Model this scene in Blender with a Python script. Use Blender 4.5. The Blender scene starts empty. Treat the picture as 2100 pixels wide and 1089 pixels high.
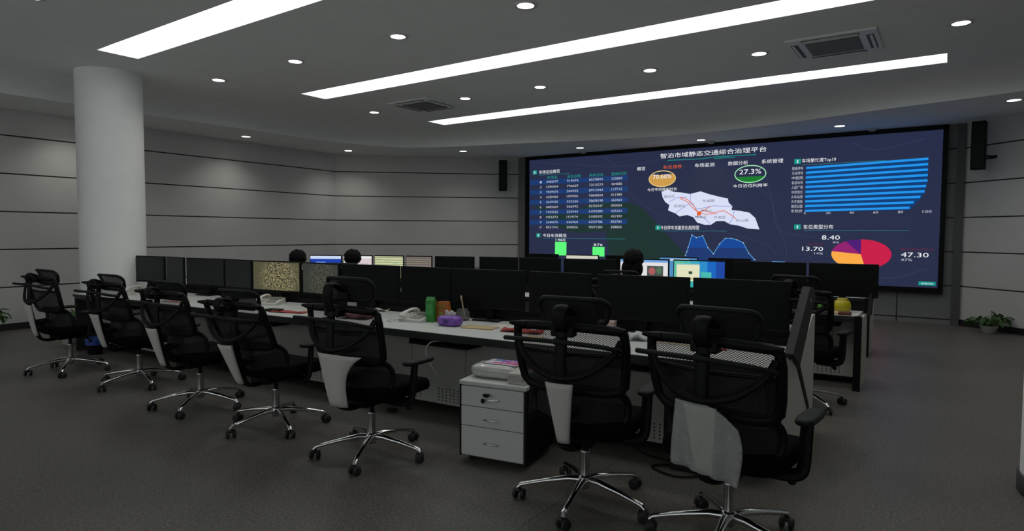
import bpy, bmesh, math, random
from mathutils import Vector, Matrix
random.seed(7)
PI = math.pi
S = bpy.context.scene
COL = S.collection

# ------------------------------------------------------------------ camera, world, exposure
cam_d = bpy.data.cameras.new('camera')
cam = bpy.data.objects.new('camera', cam_d)
COL.objects.link(cam)
S.camera = cam
cam_d.sensor_fit = 'HORIZONTAL'
cam_d.sensor_width = 36.0
cam_d.lens = 36.0 * 1290.0 / 2100.0
cam_d.clip_start = 0.05
cam.matrix_world = (Matrix.Translation((0, 0, 1.6)) @ Matrix.Rotation(math.radians(34.7), 4, 'Z')
                    @ Matrix.Rotation(math.radians(90 - 2.9), 4, 'X') @ Matrix.Rotation(math.radians(0.25), 4, 'Z'))
S.view_settings.view_transform = 'Standard'
S.view_settings.look = 'None'
S.view_settings.gamma = 1
S.view_settings.use_curve_mapping = False
S.view_settings.exposure = 0.0
w = bpy.data.worlds.new('world')
S.world = w
w.use_nodes = True
w.node_tree.nodes['Background'].inputs[0].default_value = (0.95, 1.0, 1.0, 1)
w.node_tree.nodes['Background'].inputs[1].default_value = 1.3
STRIP_L = 2.9      # radiance of the three long ceiling lights
DOWN_L = 7.0        # radiance of the small round lights
SPOT_W = 27.0        # beam of each small round light
SCREEN_L = 1.0

# ------------------------------------------------------------------ materials
def lin(c):
    return tuple(((v / 255.0) / 12.92 if v / 255.0 <= 0.04045 else (((v / 255.0) + 0.055) / 1.055) ** 2.4) for v in c)

_M = {}
def nodes_of(m):
    m.use_nodes = True
    nt = m.node_tree
    return nt, nt.nodes, nt.links, nt.nodes['Principled BSDF']

def mat(name, col, rough=0.6, metal=0.0, noise=0.0, nscale=30.0, bump=0.0, spec=0.5, trans=0.0, alpha=1.0):
    if name in _M: return _M[name]
    m = bpy.data.materials.new(name)
    nt, N, L, b = nodes_of(m)
    b.inputs['Base Color'].default_value = (*col, 1)
    b.inputs['Roughness'].default_value = rough
    b.inputs['Metallic'].default_value = metal
    b.inputs['Specular IOR Level'].default_value = spec
    b.inputs['Transmission Weight'].default_value = trans
    b.inputs['Alpha'].default_value = alpha
    if noise or bump:
        tc = N.new('ShaderNodeTexCoord'); nz = N.new('ShaderNodeTexNoise')
        nz.inputs['Scale'].default_value = nscale; nz.inputs['Detail'].default_value = 4
        L.new(tc.outputs['Object'], nz.inputs['Vector'])
        if noise:
            r = N.new('ShaderNodeMapRange')
            r.inputs['From Min'].default_value = 0.3; r.inputs['From Max'].default_value = 0.7
            r.inputs['To Min'].default_value = 1 - noise; r.inputs['To Max'].default_value = 1 + noise
            L.new(nz.outputs['Fac'], r.inputs['Value'])
            mx = N.new('ShaderNodeVectorMath'); mx.operation = 'SCALE'
            mx.inputs[0].default_value = col
            L.new(r.outputs[0], mx.inputs['Scale'])
            L.new(mx.outputs[0], b.inputs['Base Color'])
        if bump:
            bp = N.new('ShaderNodeBump'); bp.inputs['Strength'].default_value = bump; bp.inputs['Distance'].default_value = 0.002
            L.new(nz.outputs['Fac'], bp.inputs['Height']); L.new(bp.outputs[0], b.inputs['Normal'])
    _M[name] = m
    return m

def glow(name, col, strength=1.0):
    if name in _M: return _M[name]
    m = bpy.data.materials.new(name)
    nt, N, L, b = nodes_of(m)
    b.inputs['Base Color'].default_value = (0.01, 0.01, 0.01, 1)
    b.inputs['Roughness'].default_value = 0.6
    b.inputs['Specular IOR Level'].default_value = 0.2
    b.inputs['Emission Color'].default_value = (*col, 1)
    b.inputs['Emission Strength'].default_value = strength
    _M[name] = m
    return m

def wall_mat(name, col, gap=0.61, z0=0.70, wid=0.022, joints=()):
    """large wall boards with dark horizontal joints; joints = x positions of dark upright joints"""
    m = bpy.data.materials.new(name)
    nt, N, L, b = nodes_of(m)
    g = N.new('ShaderNodeNewGeometry'); sp = N.new('ShaderNodeSeparateXYZ')
    L.new(g.outputs['Position'], sp.inputs[0])
    def mth(op, a, bv=None, c=None):
        n = N.new('ShaderNodeMath'); n.operation = op
        for i, v in enumerate((a, bv, c)):
            if v is None: continue
            if isinstance(v, (int, float)): n.inputs[i].default_value = v
            else: L.new(v, n.inputs[i])
        return n.outputs[0]
    t = mth('SUBTRACT', sp.outputs['Z'], z0 - gap / 2)
    t = mth('DIVIDE', t, gap); t = mth('FRACT', t); t = mth('SUBTRACT', t, 0.5); t = mth('ABSOLUTE', t)
    line = mth('LESS_THAN', t, wid / gap / 2)
    for jx in joints:
        j = mth('SUBTRACT', sp.outputs['X'], jx); j = mth('ABSOLUTE', j); j = mth('LESS_THAN', j, 0.009)
        line = mth('MAXIMUM', line, j)
    nz = N.new('ShaderNodeTexNoise'); nz.inputs['Scale'].default_value = 2.5; nz.inputs['Detail'].default_value = 3
    L.new(g.outputs['Position'], nz.inputs['Vector'])
    r = N.new('ShaderNodeMapRange'); r.inputs['To Min'].default_value = 0.95; r.inputs['To Max'].default_value = 1.05
    L.new(nz.outputs['Fac'], r.inputs['Value'])
    sc = N.new('ShaderNodeVectorMath'); sc.operation = 'SCALE'; sc.inputs[0].default_value = col
    L.new(r.outputs[0], sc.inputs['Scale'])
    mix = N.new('ShaderNodeMix'); mix.data_type = 'RGBA'
    L.new(line, mix.inputs['Factor']); L.new(sc.outputs[0], mix.inputs['A']); mix.inputs['B'].default_value = (0.012, 0.012, 0.012, 1)
    L.new(mix.outputs['Result'], b.inputs['Base Color'])
    b.inputs['Roughness'].default_value = 0.75
    bp = N.new('ShaderNodeBump'); bp.inputs['Strength'].default_value = 0.6; bp.inputs['Distance'].default_value = 0.01; bp.invert = True
    L.new(line, bp.inputs['Height']); L.new(bp.outputs[0], b.inputs['Normal'])
    return m

def floor_mat():
    m = bpy.data.materials.new('speckled_vinyl')
    nt, N, L, b = nodes_of(m)
    g = N.new('ShaderNodeNewGeometry')
    n1 = N.new('ShaderNodeTexNoise'); n1.inputs['Scale'].default_value = 62; n1.inputs['Detail'].default_value = 3; n1.inputs['Roughness'].default_value = .7
    n2 = N.new('ShaderNodeTexNoise'); n2.inputs['Scale'].default_value = 0.9; n2.inputs['Detail'].default_value = 4
    L.new(g.outputs['Position'], n1.inputs['Vector']); L.new(g.outputs['Position'], n2.inputs['Vector'])
    cr = N.new('ShaderNodeValToRGB'); e = cr.color_ramp.elements
    e[0].position = 0.34; e[0].color = (0.062, 0.056, 0.050, 1); e[1].position = 0.66; e[1].color = (0.185, 0.169, 0.150, 1)
    L.new(n1.outputs['Fac'], cr.inputs[0])
    r = N.new('ShaderNodeMapRange'); r.inputs['From Min'].default_value = .3; r.inputs['From Max'].default_value = .7
    r.inputs['To Min'].default_value = 0.88; r.inputs['To Max'].default_value = 1.10
    L.new(n2.outputs['Fac'], r.inputs['Value'])
    sp = N.new('ShaderNodeSeparateXYZ'); L.new(g.outputs['Position'], sp.inputs[0])
    a = N.new('ShaderNodeMath'); a.operation = 'ADD'; a.inputs[1].default_value = 1.87 + 20 * 2.72; L.new(sp.outputs['X'], a.inputs[0])
    d = N.new('ShaderNodeMath'); d.operation = 'DIVIDE'; d.inputs[1].default_value = 2.72; L.new(a.outputs[0], d.inputs[0])
    f = N.new('ShaderNodeMath'); f.operation = 'FRACT'; L.new(d.outputs[0], f.inputs[0])
    lt = N.new('ShaderNodeMath'); lt.operation = 'LESS_THAN'; lt.inputs[1].default_value = 0.0022; L.new(f.outputs[0], lt.inputs[0])
    sc = N.new('ShaderNodeVectorMath'); sc.operation = 'SCALE'; L.new(cr.outputs[0], sc.inputs[0]); L.new(r.outputs[0], sc.inputs['Scale'])
    mix = N.new('ShaderNodeMix'); mix.data_type = 'RGBA'; L.new(lt.outputs[0], mix.inputs['Factor']); L.new(sc.outputs[0], mix.inputs['A'])
    mix.inputs['B'].default_value = (0.05, 0.046, 0.042, 1)
    L.new(mix.outputs['Result'], b.inputs['Base Color'])
    b.inputs['Roughness'].default_value = 0.42; b.inputs['Specular IOR Level'].default_value = 0.35
    return m

def net_mat(name, col, pitch, hole):
    """woven net: see-through holes in a regular diamond grid, object space"""
    if name in _M: return _M[name]
    m = bpy.data.materials.new(name)
    nt, N, L, b = nodes_of(m)
    b.inputs['Base Color'].default_value = (*col, 1); b.inputs['Roughness'].default_value = .8
    tc = N.new('ShaderNodeTexCoord'); sp = N.new('ShaderNodeSeparateXYZ'); L.new(tc.outputs['Object'], sp.inputs[0])
    def mth(op, a, bv=None):
        n = N.new('ShaderNodeMath'); n.operation = op
        for i, v in enumerate((a, bv)):
            if v is None: continue
            if isinstance(v, (int, float)): n.inputs[i].default_value = v
            else: L.new(v, n.inputs[i])
        return n.outputs[0]
    k = 2 * PI / pitch
    x = mth('MULTIPLY', sp.outputs['X'], k * .62); z = mth('MULTIPLY', sp.outputs['Z'], k)
    s = mth('MULTIPLY', mth('SINE', mth('ADD', x, z)), mth('SINE', mth('SUBTRACT', x, z)))
    h = mth('GREATER_THAN', mth('ABSOLUTE', s), hole)
    al = mth('SUBTRACT', 1.0, h)
    L.new(al, b.inputs['Alpha'])
    _M[name] = m
    return m

def picture_mat(name, cols, scale, strength, voro=True):
    """desktop picture on a lit screen: pale twisted roots round a dark hollow"""
    m = bpy.data.materials.new(name)
    nt, N, L, b = nodes_of(m)
    tc = N.new('ShaderNodeTexCoord')
    mp = N.new('ShaderNodeMapping'); L.new(tc.outputs['Object'], mp.inputs[0]); mp.inputs['Location'].default_value = (-.06, 0, -.38); mp.inputs['Scale'].default_value = (1, 1, 1.3)
    wv = N.new('ShaderNodeTexWave'); wv.wave_type = 'RINGS'; wv.rings_direction = 'Y'; wv.inputs['Scale'].default_value = scale; wv.inputs['Distortion'].default_value = 26
    wv.inputs['Detail'].default_value = 4; wv.inputs['Detail Scale'].default_value = 2.6
    L.new(mp.outputs[0], wv.inputs['Vector'])
    cr = N.new('ShaderNodeValToRGB'); e = cr.color_ramp.elements
    e[0].position = .25; e[0].color = (*cols[0], 1); e[1].position = .95; e[1].color = (*cols[2], 1)
    q = e.new(.6); q.color = (*cols[1], 1)
    L.new(wv.outputs['Fac'], cr.inputs[0])
    g = N.new('ShaderNodeTexGradient'); g.gradient_type = 'SPHERICAL'
    mp2 = N.new('ShaderNodeMapping'); L.new(tc.outputs['Object'], mp2.inputs[0]); mp2.inputs['Location'].default_value = (-.06 * 2.9, 0, -.29 * 3.6); mp2.inputs['Scale'].default_value = (2.9, 1, 3.6)
    L.new(mp2.outputs[0], g.inputs['Vector'])
    gr = N.new('ShaderNodeValToRGB'); k = gr.color_ramp.elements; k[0].position = 0; k[0].color = (0, 0, 0, 1); k[1].position = .4; k[1].color = (1, 1, 1, 1)
    L.new(g.outputs['Fac'], gr.inputs[0])
    mx = N.new('ShaderNodeMix'); mx.data_type = 'RGBA'; L.new(gr.outputs[0], mx.inputs['Factor'])
    mx.inputs['A'].default_value = (*[(a + c) / 2 * 1.15 for a, c in zip(cols[0], cols[1])], 1); L.new(cr.outputs[0], mx.inputs['B'])
    b.inputs['Base Color'].default_value = (.01, .01, .01, 1); b.inputs['Roughness'].default_value = .5
    L.new(mx.outputs['Result'], b.inputs['Emission Color']); b.inputs['Emission Strength'].default_value = strength
    return m

M_ceil = mat('ceiling_paint', (0.84, 0.86, 0.86), .9, noise=.02, nscale=3)
M_white_cove = mat('cove_paint', (0.85, 0.85, 0.85), .8)
M_column = mat('column_paint', (0.92, 0.92, 0.91), .7, noise=.02, nscale=4)
M_black = mat('black_plastic', (0.0035, 0.004, 0.004), .55, spec=.18)
M_black2 = mat('soft_black_plastic', (0.008, 0.0095, 0.0095), .6, spec=.22)
M_fabric = mat('black_fabric', (0.0028, 0.003, 0.003), .95, noise=.25, nscale=220, bump=.3, spec=.06)
M_chrome = mat('chrome', (0.72, 0.72, 0.72), .16, 1.0)
M_chrome_d = mat('brushed_steel', (0.5, 0.5, 0.5), .3, 1.0)
M_cover = mat('grey_spine_plastic', (0.52, 0.51, 0.48), .6, noise=.02)
M_cloth = mat('white_cloth', (0.62, 0.63, 0.61), .95, noise=.06, nscale=18, bump=.2, alpha=.34)
M_top = mat('grey_laminate', (0.56, 0.565, 0.55), .45, noise=.02, nscale=12)
M_edge = mat('dark_edge_band', (0.022, 0.024, 0.024), .4)
M_steel = mat('light_grey_steel', (0.40, 0.405, 0.38), .55, noise=.02)
M_panel = mat('white_end_board', (0.50, 0.51, 0.47), .55, noise=.02)
M_slab = mat('dark_grey_slab', (0.026, 0.027, 0.028), .6, spec=.25)
M_off = mat('dark_display', (0.0035, 0.004, 0.0045), .45, spec=.12)
M_off2 = mat('grey_display', (0.022, 0.024, 0.025), .45, spec=.3)
M_rubber = mat('caster_rubber', (0.012, 0.013, 0.012), .6, noise=.3, nscale=60)
M_led_left = mat('grey_side_board', (0.16, 0.165, 0.165), .5)
M_led_dark = mat('dark_trim_board', (0.075, 0.078, 0.08), .5)
M_leaf = mat('leaf_green', (0.05, 0.13, 0.025), .5, noise=.4, nscale=25)
M_pot = mat('white_pot', (0.42, 0.42, 0.40), .4)
M_soil = mat('soil', (0.02, 0.014, 0.01), .95)
M_paper = mat('paper', (0.62, 0.60, 0.55), .8)
M_red = mat('red_paper', (0.35, 0.035, 0.03), .7)
M_brownp = mat('brown_paper', (0.50, 0.38, 0.20), .8)
M_phone = mat('phone_plastic', (0.62, 0.60, 0.56), .45)
M_hair = mat('black_hair', (0.0028, 0.0025, 0.0025), .8, noise=.4, nscale=80, bump=.5, spec=.15)
M_skin = mat('skin', (0.36, 0.21, 0.14), .6)
M_jacket = mat('dark_jacket', (0.010, 0.010, 0.012), .9, noise=.2, nscale=90)
M_trouser = mat('dark_trousers', (0.012, 0.013, 0.017), .9)
M_shoe = mat('black_shoe', (0.01, 0.01, 0.01), .4)

# ------------------------------------------------------------------ mesh helpers
class MB:
    def __init__(self):
        self.v = []; self.f = []; self.mi = []; self.sm = []
    def add(self, vs, fs, mi=0, smooth=False, M=None):
        o = len(self.v)
        for p in vs:
            p = Vector(p)
            self.v.append(tuple(M @ p) if M is not None else tuple(p))
        for f in fs:
            self.f.append(tuple(o + i for i in f)); self.mi.append(mi); self.sm.append(smooth)
        return self
    def box(self, c, s, mi=0, M=None, rot=None, bev=0.0):
        x, y, z = (q / 2 for q in s)
        if bev > 0:
            bev = min(bev, x * .9, y * .9, z * .9)
            bm = bmesh.new(); bmesh.ops.create_cube(bm, size=1)
            for v in bm.verts: v.co = Vector((v.co.x * s[0], v.co.y * s[1], v.co.z * s[2]))
            bmesh.ops.bevel(bm, geom=bm.edges[:] + bm.verts[:], offset=bev, segments=2, profile=.6, affect='EDGES')
            vs = [v.co.copy() for v in bm.verts]; fs = [[v.index for v in f.verts] for f in bm.faces]
            bm.free()
        else:
            vs = [Vector((a, b, d)) for a in (-x, x) for b in (-y, y) for d in (-z, z)]
            fs = [(0, 1, 3, 2), (4, 6, 7, 5), (0, 4, 5, 1), (2, 3, 7, 6), (0, 2, 6, 4), (1, 5, 7, 3)]
        if rot is not None: vs = [rot @ v for v in vs]
        vs = [v + Vector(c) for v in vs]
        return self.add(vs, fs, mi, False, M)
    def lathe(self, prof, c=(0, 0, 0), n=24, mi=0, M=None, smooth=True, cap=True):
        vs = []; fs = []
        for r, z in prof:
            for i in range(n):
                a = 2 * PI * i / n
                vs.append((c[0] + r * math.cos(a), c[1] + r * math.sin(a), c[2] + z))
        for k in range(len(prof) - 1):
            for i in range(n):
                j = (i + 1) % n
                fs.append((k * n + i, k * n + j, (k + 1) * n + j, (k + 1) * n + i))
        self.add(vs, fs, mi, smooth, M)
        if cap:
            self.add(vs[:n], [tuple(range(n))[::-1]], mi, False, M)
            self.add(vs[-n:], [tuple(range(n))], mi, False, M)
        return self
    def tube(self, pts, r, n=10, mi=0, closed=False, M=None, up=(0, 0, 1), smooth=True, cap=True):
        """r: number, (a, b) or list of them; a = across, b = along the up side"""
        P = [Vector(p) for p in pts]; m = len(P)
        vs = []; U = Vector(up)
        prevn = None
        for i in range(m):
            if closed: t = P[(i + 1) % m] - P[i - 1]
            else: t = P[min(i + 1, m - 1)] - P[max(i - 1, 0)]
            t.normalize()
            if prevn is None:
                s = t.cross(U)
                if s.length < 1e-3: s = t.cross(Vector((0, 1, 0)))
                s.normalize(); nn = s.cross(t).normalized()
            else:
                nn = (prevn - t * prevn.dot(t)).normalized(); s = t.cross(nn).normalized()
            prevn = nn
            rr = r[i] if isinstance(r, list) else r
            a, b = rr if isinstance(rr, tuple) else (rr, rr)
            for k in range(n):
                q = 2 * PI * k / n
                vs.append(P[i] + s * (a * math.cos(q)) + nn * (b * math.sin(q)))
        fs = []
        for i in range(m if closed else m - 1):
            for k in range(n):
                l = (k + 1) % n; j = (i + 1) % m
                fs.append((i * n + k, i * n + l, j * n + l, j * n + k))
        self.add(vs, fs, mi, smooth, M)
        if not closed and cap:
            self.add(vs[:n], [tuple(range(n))[::-1]], mi, False, M); self.add(vs[-n:], [tuple(range(n))], mi, False, M)
        return self
    def prism(self, poly, d, mi=0, M=None):
        """poly: 3-D points (planar), d: offset vector"""
        P = [Vector(p) for p in poly]; n = len(P); D = Vector(d)
        vs = P + [p + D for p in P]
        fs = [tuple(range(n)), tuple(range(n, 2 * n))[::-1]] + [(i, i + n, (i + 1) % n + n, (i + 1) % n) for i in range(n)]
        return self.add(vs, fs, mi, False, M)
    def ball(self, c, r, mi=0, nu=20, nv=12, M=None, fn=None):
        vs = []; fs = []
        for j in range(nv + 1):
            th = PI * j / nv
            for i in range(nu):
                ph = 2 * PI * i / nu
                d = Vector((math.sin(th) * math.cos(ph), math.sin(th) * math.sin(ph), math.cos(th)))
                k = fn(d) if fn else 1
                vs.append(Vector(c) + Vector((d.x * r[0], d.y * r[1], d.z * r[2])) * k)
        for j in range(nv):
            for i in range(nu):
                l = (i + 1) % nu
                fs.append((j * nu + i, (j + 1) * nu + i, (j + 1) * nu + l, j * nu + l))
        return self.add(vs, fs, mi, True, M)
    def grid(self, fn, nu, nv, mi=0, thick=None, M=None):
        vs = [Vector(fn(i / nu, j / nv)) for j in range(nv + 1) for i in range(nu + 1)]
        w_ = nu + 1
        fs = [(j * w_ + i, j * w_ + i + 1, (j + 1) * w_ + i + 1, (j + 1) * w_ + i) for j in range(nv) for i in range(nu)]
        if thick is not None:
            D = Vector(thick); m = len(vs)
            vs2 = vs + [v + D for v in vs]
            fs2 = fs + [tuple(m + q for q in f)[::-1] for f in fs]
            rim = [i for i in range(w_)] + [j * w_ + nu for j in range(1, nv + 1)] + [nv * w_ + i for i in range(nu - 1, -1, -1)] + [j * w_ for j in range(nv - 1, 0, -1)]
            for a in range(len(rim)):
                b = rim[(a + 1) % len(rim)]
                fs2.append((rim[a], rim[a] + m, b + m, b))
            return self.add(vs2, fs2, mi, True, M)
        return self.add(vs, fs, mi, True, M)
    def mesh(self, name, mats):
        me = bpy.data.meshes.new(name)
        me.from_pydata(self.v, [], self.f)
        for m in (mats if isinstance(mats, (list, tuple)) else [mats]): me.materials.append(m)
        me.polygons.foreach_set('material_index', self.mi)
        me.polygons.foreach_set('use_smooth', self.sm)
        me.update()
        bm = bmesh.new(); bm.from_mesh(me)
        bmesh.ops.recalc_face_normals(bm, faces=bm.faces[:])
        bm.to_mesh(me); bm.free()
        return me
    def build(self, name, mats, parent=None, loc=None, rz=None, label=None):
        o = bpy.data.objects.new(name, self.mesh(name, mats))
        COL.objects.link(o)
        if parent is not None: o.parent = parent
        if loc is not None: o.location = loc
        if rz is not None: o.rotation_euler = (0, 0, rz)
        if label: o['label'] = label
        return o

def thing(name, label, cat, loc=(0, 0, 0), rz=0.0, group=None):
    o = bpy.data.objects.new(name, None); COL.objects.link(o)
    o.empty_display_size = .1
    o.location = loc; o.rotation_euler = (0, 0, rz)
    o['label'] = label; o['category'] = cat
    if group: o['group'] = group
    return o
def tag(o, label, cat, group=None, kind=None):
    o['label'] = label; o['category'] = cat
    if group: o['group'] = group
    if kind: o['kind'] = kind
    return o
def struct(o, label=None):
    o['kind'] = 'structure'
    if label: o['label'] = label
    return o
def copy_tree(o, parent=None):
    c = o.copy(); COL.objects.link(c)
    if parent is not None: c.parent = parent
    for ch in list(o.children): copy_tree(ch, c)
    return c
def place(first, used, loc, rz, label, group=None):
    o = copy_tree(first) if used[0] else first
    used[0] = True
    o.location = loc; o.rotation_euler = (0, 0, rz); o['label'] = label
    if group: o['group'] = group
    return o
def spline(P, n=6, closed=False):
    out = []; m = len(P); P = [Vector(p) for p in P]
    rng = range(m) if closed else range(m - 1)
    for i in rng:
        p0 = P[i - 1] if (closed or i > 0) else P[0]; p1 = P[i]; p2 = P[(i + 1) % m]
        p3 = P[(i + 2) % m] if (closed or i + 2 < m) else P[-1]
        for k in range(n):
            t = k / n
            out.append(.5 * ((2 * p1) + (p2 - p0) * t + (2 * p0 - 5 * p1 + 4 * p2 - p3) * t * t + (3 * p1 - p0 - 3 * p2 + p3) * t ** 3))
    if not closed: out.append(P[-1])
    return out
def rrect(w_, h, r, n=5):
    pts = []
    for cx, cz, a0 in ((w_ / 2 - r, h / 2 - r, 0), (-w_ / 2 + r, h / 2 - r, 90), (-w_ / 2 + r, -h / 2 + r, 180), (w_ / 2 - r, -h / 2 + r, 270)):
        for k in range(n + 1):
            a = math.radians(a0 + 90 * k / n); pts.append((cx + r * math.cos(a), cz + r * math.sin(a)))
    return pts

# ------------------------------------------------------------------ the room
ROOM = [(-12.21, -3.0), (-12.72, 10.55), (-9.27, 13.72), (0.20, 13.72), (3.45, 10.75), (3.10, -3.0)]
ZR, ZC = 3.57, 3.88           # height of the lower ring and of the raised ceiling
MB().prism([(x, y, -0.1) for x, y in ROOM], (0, 0, 0.1)).build('floor', floor_mat())
struct(bpy.data.objects['floor'])
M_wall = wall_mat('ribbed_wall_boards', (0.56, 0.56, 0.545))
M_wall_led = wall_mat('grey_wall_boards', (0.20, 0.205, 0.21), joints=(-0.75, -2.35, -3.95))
def wall(name, p, q, m, z1=4.1):
    p = Vector((*p, 0)); q = Vector((*q, 0)); d = (q - p).normalized(); n = Vector((-d.y, d.x, 0)) * 0.15   # outwards
    return struct(MB().prism([p, q, q + Vector((0, 0, z1)), p + Vector((0, 0, z1))], n).build(name, m))
wall('wall_left', ROOM[0], ROOM[1], M_wall)
wall('wall_left_diagonal', ROOM[1], ROOM[2], M_wall)
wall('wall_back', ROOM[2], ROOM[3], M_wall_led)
wall('wall_right_diagonal', ROOM[3], ROOM[4], M_wall)
wall('wall_right', ROOM[4], ROOM[5], M_wall)
# wall behind the camera; unseen window band added to brighten ceiling and walls
mb = MB()
for x0, x1, z0, z1 in ((-12.21, 3.10, 0, .9), (-12.21, 3.10, 3.1, 4.1), (-12.21, -11.2, .9, 3.1), (2.1, 3.10, .9, 3.1)) + tuple((-11.2 + k * 2.66 - .15, -11.2 + k * 2.66 + .15, .9, 3.1) for k in range(1, 5)):
    mb.box(((x0 + x1) / 2, -3.075, (z0 + z1) / 2), (x1 - x0, .15, z1 - z0))
struct(mb.build('wall_front', M_wall))
for k in range(5):  # frames for the added light openings, out of view
    xc = -11.2 + 2.66 * (k + .5); f = MB()
    for x0, x1, z0, z1 in ((-1.18, 1.18, .9, .96), (-1.18, 1.18, 3.04, 3.1), (-1.18, -1.12, .96, 3.04), (1.12, 1.18, .96, 3.04), (-.025, .025, .96, 3.04)):
        f.box(((x0 + x1) / 2, 0, (z0 + z1) / 2), (x1 - x0, .06, z1 - z0))
    struct(f.build('window_%d' % (k + 1), mat('window_frame', (.5, .5, .5), .5), loc=(xc, -3.08, 0)))
M_skirt = mat('black_skirting', (0.012, 0.012, 0.012), .4)
for nm, a, b in (('baseboard_left', 0, 1), ('baseboard_left_diagonal', 1, 2), ('baseboard_right_diagonal', 3, 4), ('baseboard_right', 4, 5), ('baseboard_front', 5, 0)):
    p = Vector((*ROOM[a], 0)); q = Vector((*ROOM[b], 0)); d = (q - p).normalized(); n = Vector((d.y, -d.x, 0)) * 0.015
    struct(MB().prism([p, q, q + Vector((0, 0, .11)), p + Vector((0, 0, .11))], n).build(nm, M_skirt))

def filled(outline, holes, z, name, m, up):
    bm = bmesh.new(); edges = []
    for loop in [outline] + holes:
        vs = [bm.verts.new((x, y, z)) for x, y in loop]
        for i in range(len(vs)): edges.append(bm.edges.new((vs[i], vs[(i + 1) % len(vs)])))
    bmesh.ops.triangle_fill(bm, use_beauty=True, edges=edges)
    for f in bm.faces:
        f.normal_update()
        if (f.normal.z > 0) != up: f.normal_flip()
    me = bpy.data.meshes.new(name); bm.to_mesh(me); bm.free(); me.materials.append(m)
    o = bpy.data.objects.new(name, me); COL.objects.link(o); return o
half = [(-11.15, -1.2), (-11.15, 4.0), (-11.10, 7.4), (-11.0, 9.1), (-10.5, 10.45), (-9.3, 11.1), (-7.7, 11.5), (-6.0, 12.0), (-4.3, 12.25)]
half = half + [(-8.6 - x, y) for x, y in half[-2::-1]]
ARC = [(p.x, p.y) for p in spline([(x, y, 0) for x, y in half], 5)]
STR = [(-8.86, 0.12, 3.62, 4.11), (-8.82, 0.0, 6.62, 7.12), (-8.81, -0.085, 9.68, 10.19)]
holes = [[(a, c), (b, c), (b, d), (a, d)] for a, b, c, d in STR]
struct(filled(ROOM, [ARC], ZR, 'ceiling_ring', M_ceil, False))
CX_, CY_, CD_ = -4.3, 5.5, .62
def arc_in(d):
    return [(x + (CX_ - x) / math.hypot(CX_ - x, CY_ - y) * d, y + (CY_ - y) / math.hypot(CX_ - x, CY_ - y) * d) for x, y in ARC]
struct(filled(arc_in(CD_), holes, ZC, 'ceiling', M_ceil, False))
m_ = MB(); NS = 7; vs = []; fs = []; na = len(ARC)
for k in range(NS + 1):
    q = k / NS * PI / 2
    vs += [(x, y, ZC - (ZC - ZR) * (1 - math.cos(q)) ** .9) for x, y in arc_in(CD_ * (1 - math.sin(q)))]
for k in range(NS):
    for i in range(na):
        j = (i + 1) % na; fs.append((k * na + i, k * na + j, (k + 1) * na + j, (k + 1) * na + i))
m_.add(vs, fs, 0, True)
struct(m_.build('ceiling_step', M_ceil))
# a roof above everything
struct(MB().box((-4.6, 5.4, 4.3), (17, 18, .1)).build('ceiling_slab', M_ceil))

# long recessed ceiling lights
M_strip = glow('strip_diffuser', (0.94, 1.0, 0.98), STRIP_L)
for i, (a, b, c, d) in enumerate(STR):
    cx, cy = (a + b) / 2, (c + d) / 2; lx, ly = b - a, d - c; h = .09
    t = thing('strip_light', ('long ceiling light strip nearest the camera, cut by the top edge of the picture', 'middle one of the three long ceiling light strips', 'long ceiling light strip farthest away, nearest the video wall')[i], 'ceiling light', (cx, cy, ZC), 0, 'long recessed ceiling light strips')
    mb = MB()
    for x0, y0, x1, y1 in ((-lx/2, -ly/2, lx/2, -ly/2), (lx/2, -ly/2, lx/2, ly/2), (lx/2, ly/2, -lx/2, ly/2), (-lx/2, ly/2, -lx/2, -ly/2)):
        mb.add([(x0, y0, 0), (x1, y1, 0), (x1, y1, h), (x0, y0, h)], [(0, 1, 2, 3)])
    mb.build('cove', M_white_cove, t)
    MB().box((0, 0, h + .01), (lx, ly, .02)).build('diffuser', M_strip, t)

# small round downlights
M_down = glow('downlight_lens', (1.0, 0.99, 0.95), DOWN_L)
M_trimring = mat('downlight_ring', (0.7, 0.7, 0.7), .4)
def make_downlight():
    t = thing('downlight', '', 'ceiling light')
    MB().lathe([(.085, -.012), (.118, -.012), (.118, 0), (.085, 0), (.085, -.012)], cap=False).build('trim_ring', M_trimring, t)
    MB().lathe([(.001, -.009), (.088, -.009), (.088, 0)], n=28, cap=False).build('lens', M_down, t)
    return t
dl = make_downlight(); used = [False]
rows = [(7.0, 'fifth', 8.36), (5.3, '', 5.33)]
SPOTS = []
def down(x, y, z, label, grp, spot=True):
    o = place(dl, used, (x, y, z), 0, label, grp)
    if spot: SPOTS.append((x, y, z))
g1 = 'downlights in the raised ceiling'; g2 = 'downlights in the lowered ring of the ceiling'
names_near = ['round downlight left of the nearest row, closest to the round column', 'round downlight second from the round column in the nearer row', 'round downlight above and left of centre, third in the nearer row', 'round downlight at the top edge of the picture, fourth in the nearer row', 'round downlight fifth in the nearer row, above the picture edge', 'round downlight at the right end of the nearer row']
for x, l in zip((-9.04, -7.21, -5.31, -3.54, -1.75, 0.05), names_near):
    down(x, 5.33, ZC, l, g1)
names_far = ['round downlight left of the smaller air conditioner, between the two farther light strips', 'round downlight just right of the smaller ceiling air conditioner', 'round downlight midway along the farther row, right of the light by the small air conditioner', 'round downlight left of centre between the strips, second from the large air conditioner', 'round downlight close to the left side of the large ceiling air conditioner', 'round downlight at the upper right, right of the large ceiling air conditioner']
for x, l in zip((-8.97, -6.77, -5.28, -3.48, -2.03, 0.04), names_far):
    down(x, 8.37, ZC, l, g1)
down(-7.37, 2.45, ZC, 'round downlight in the top left corner of the picture', g1)
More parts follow.
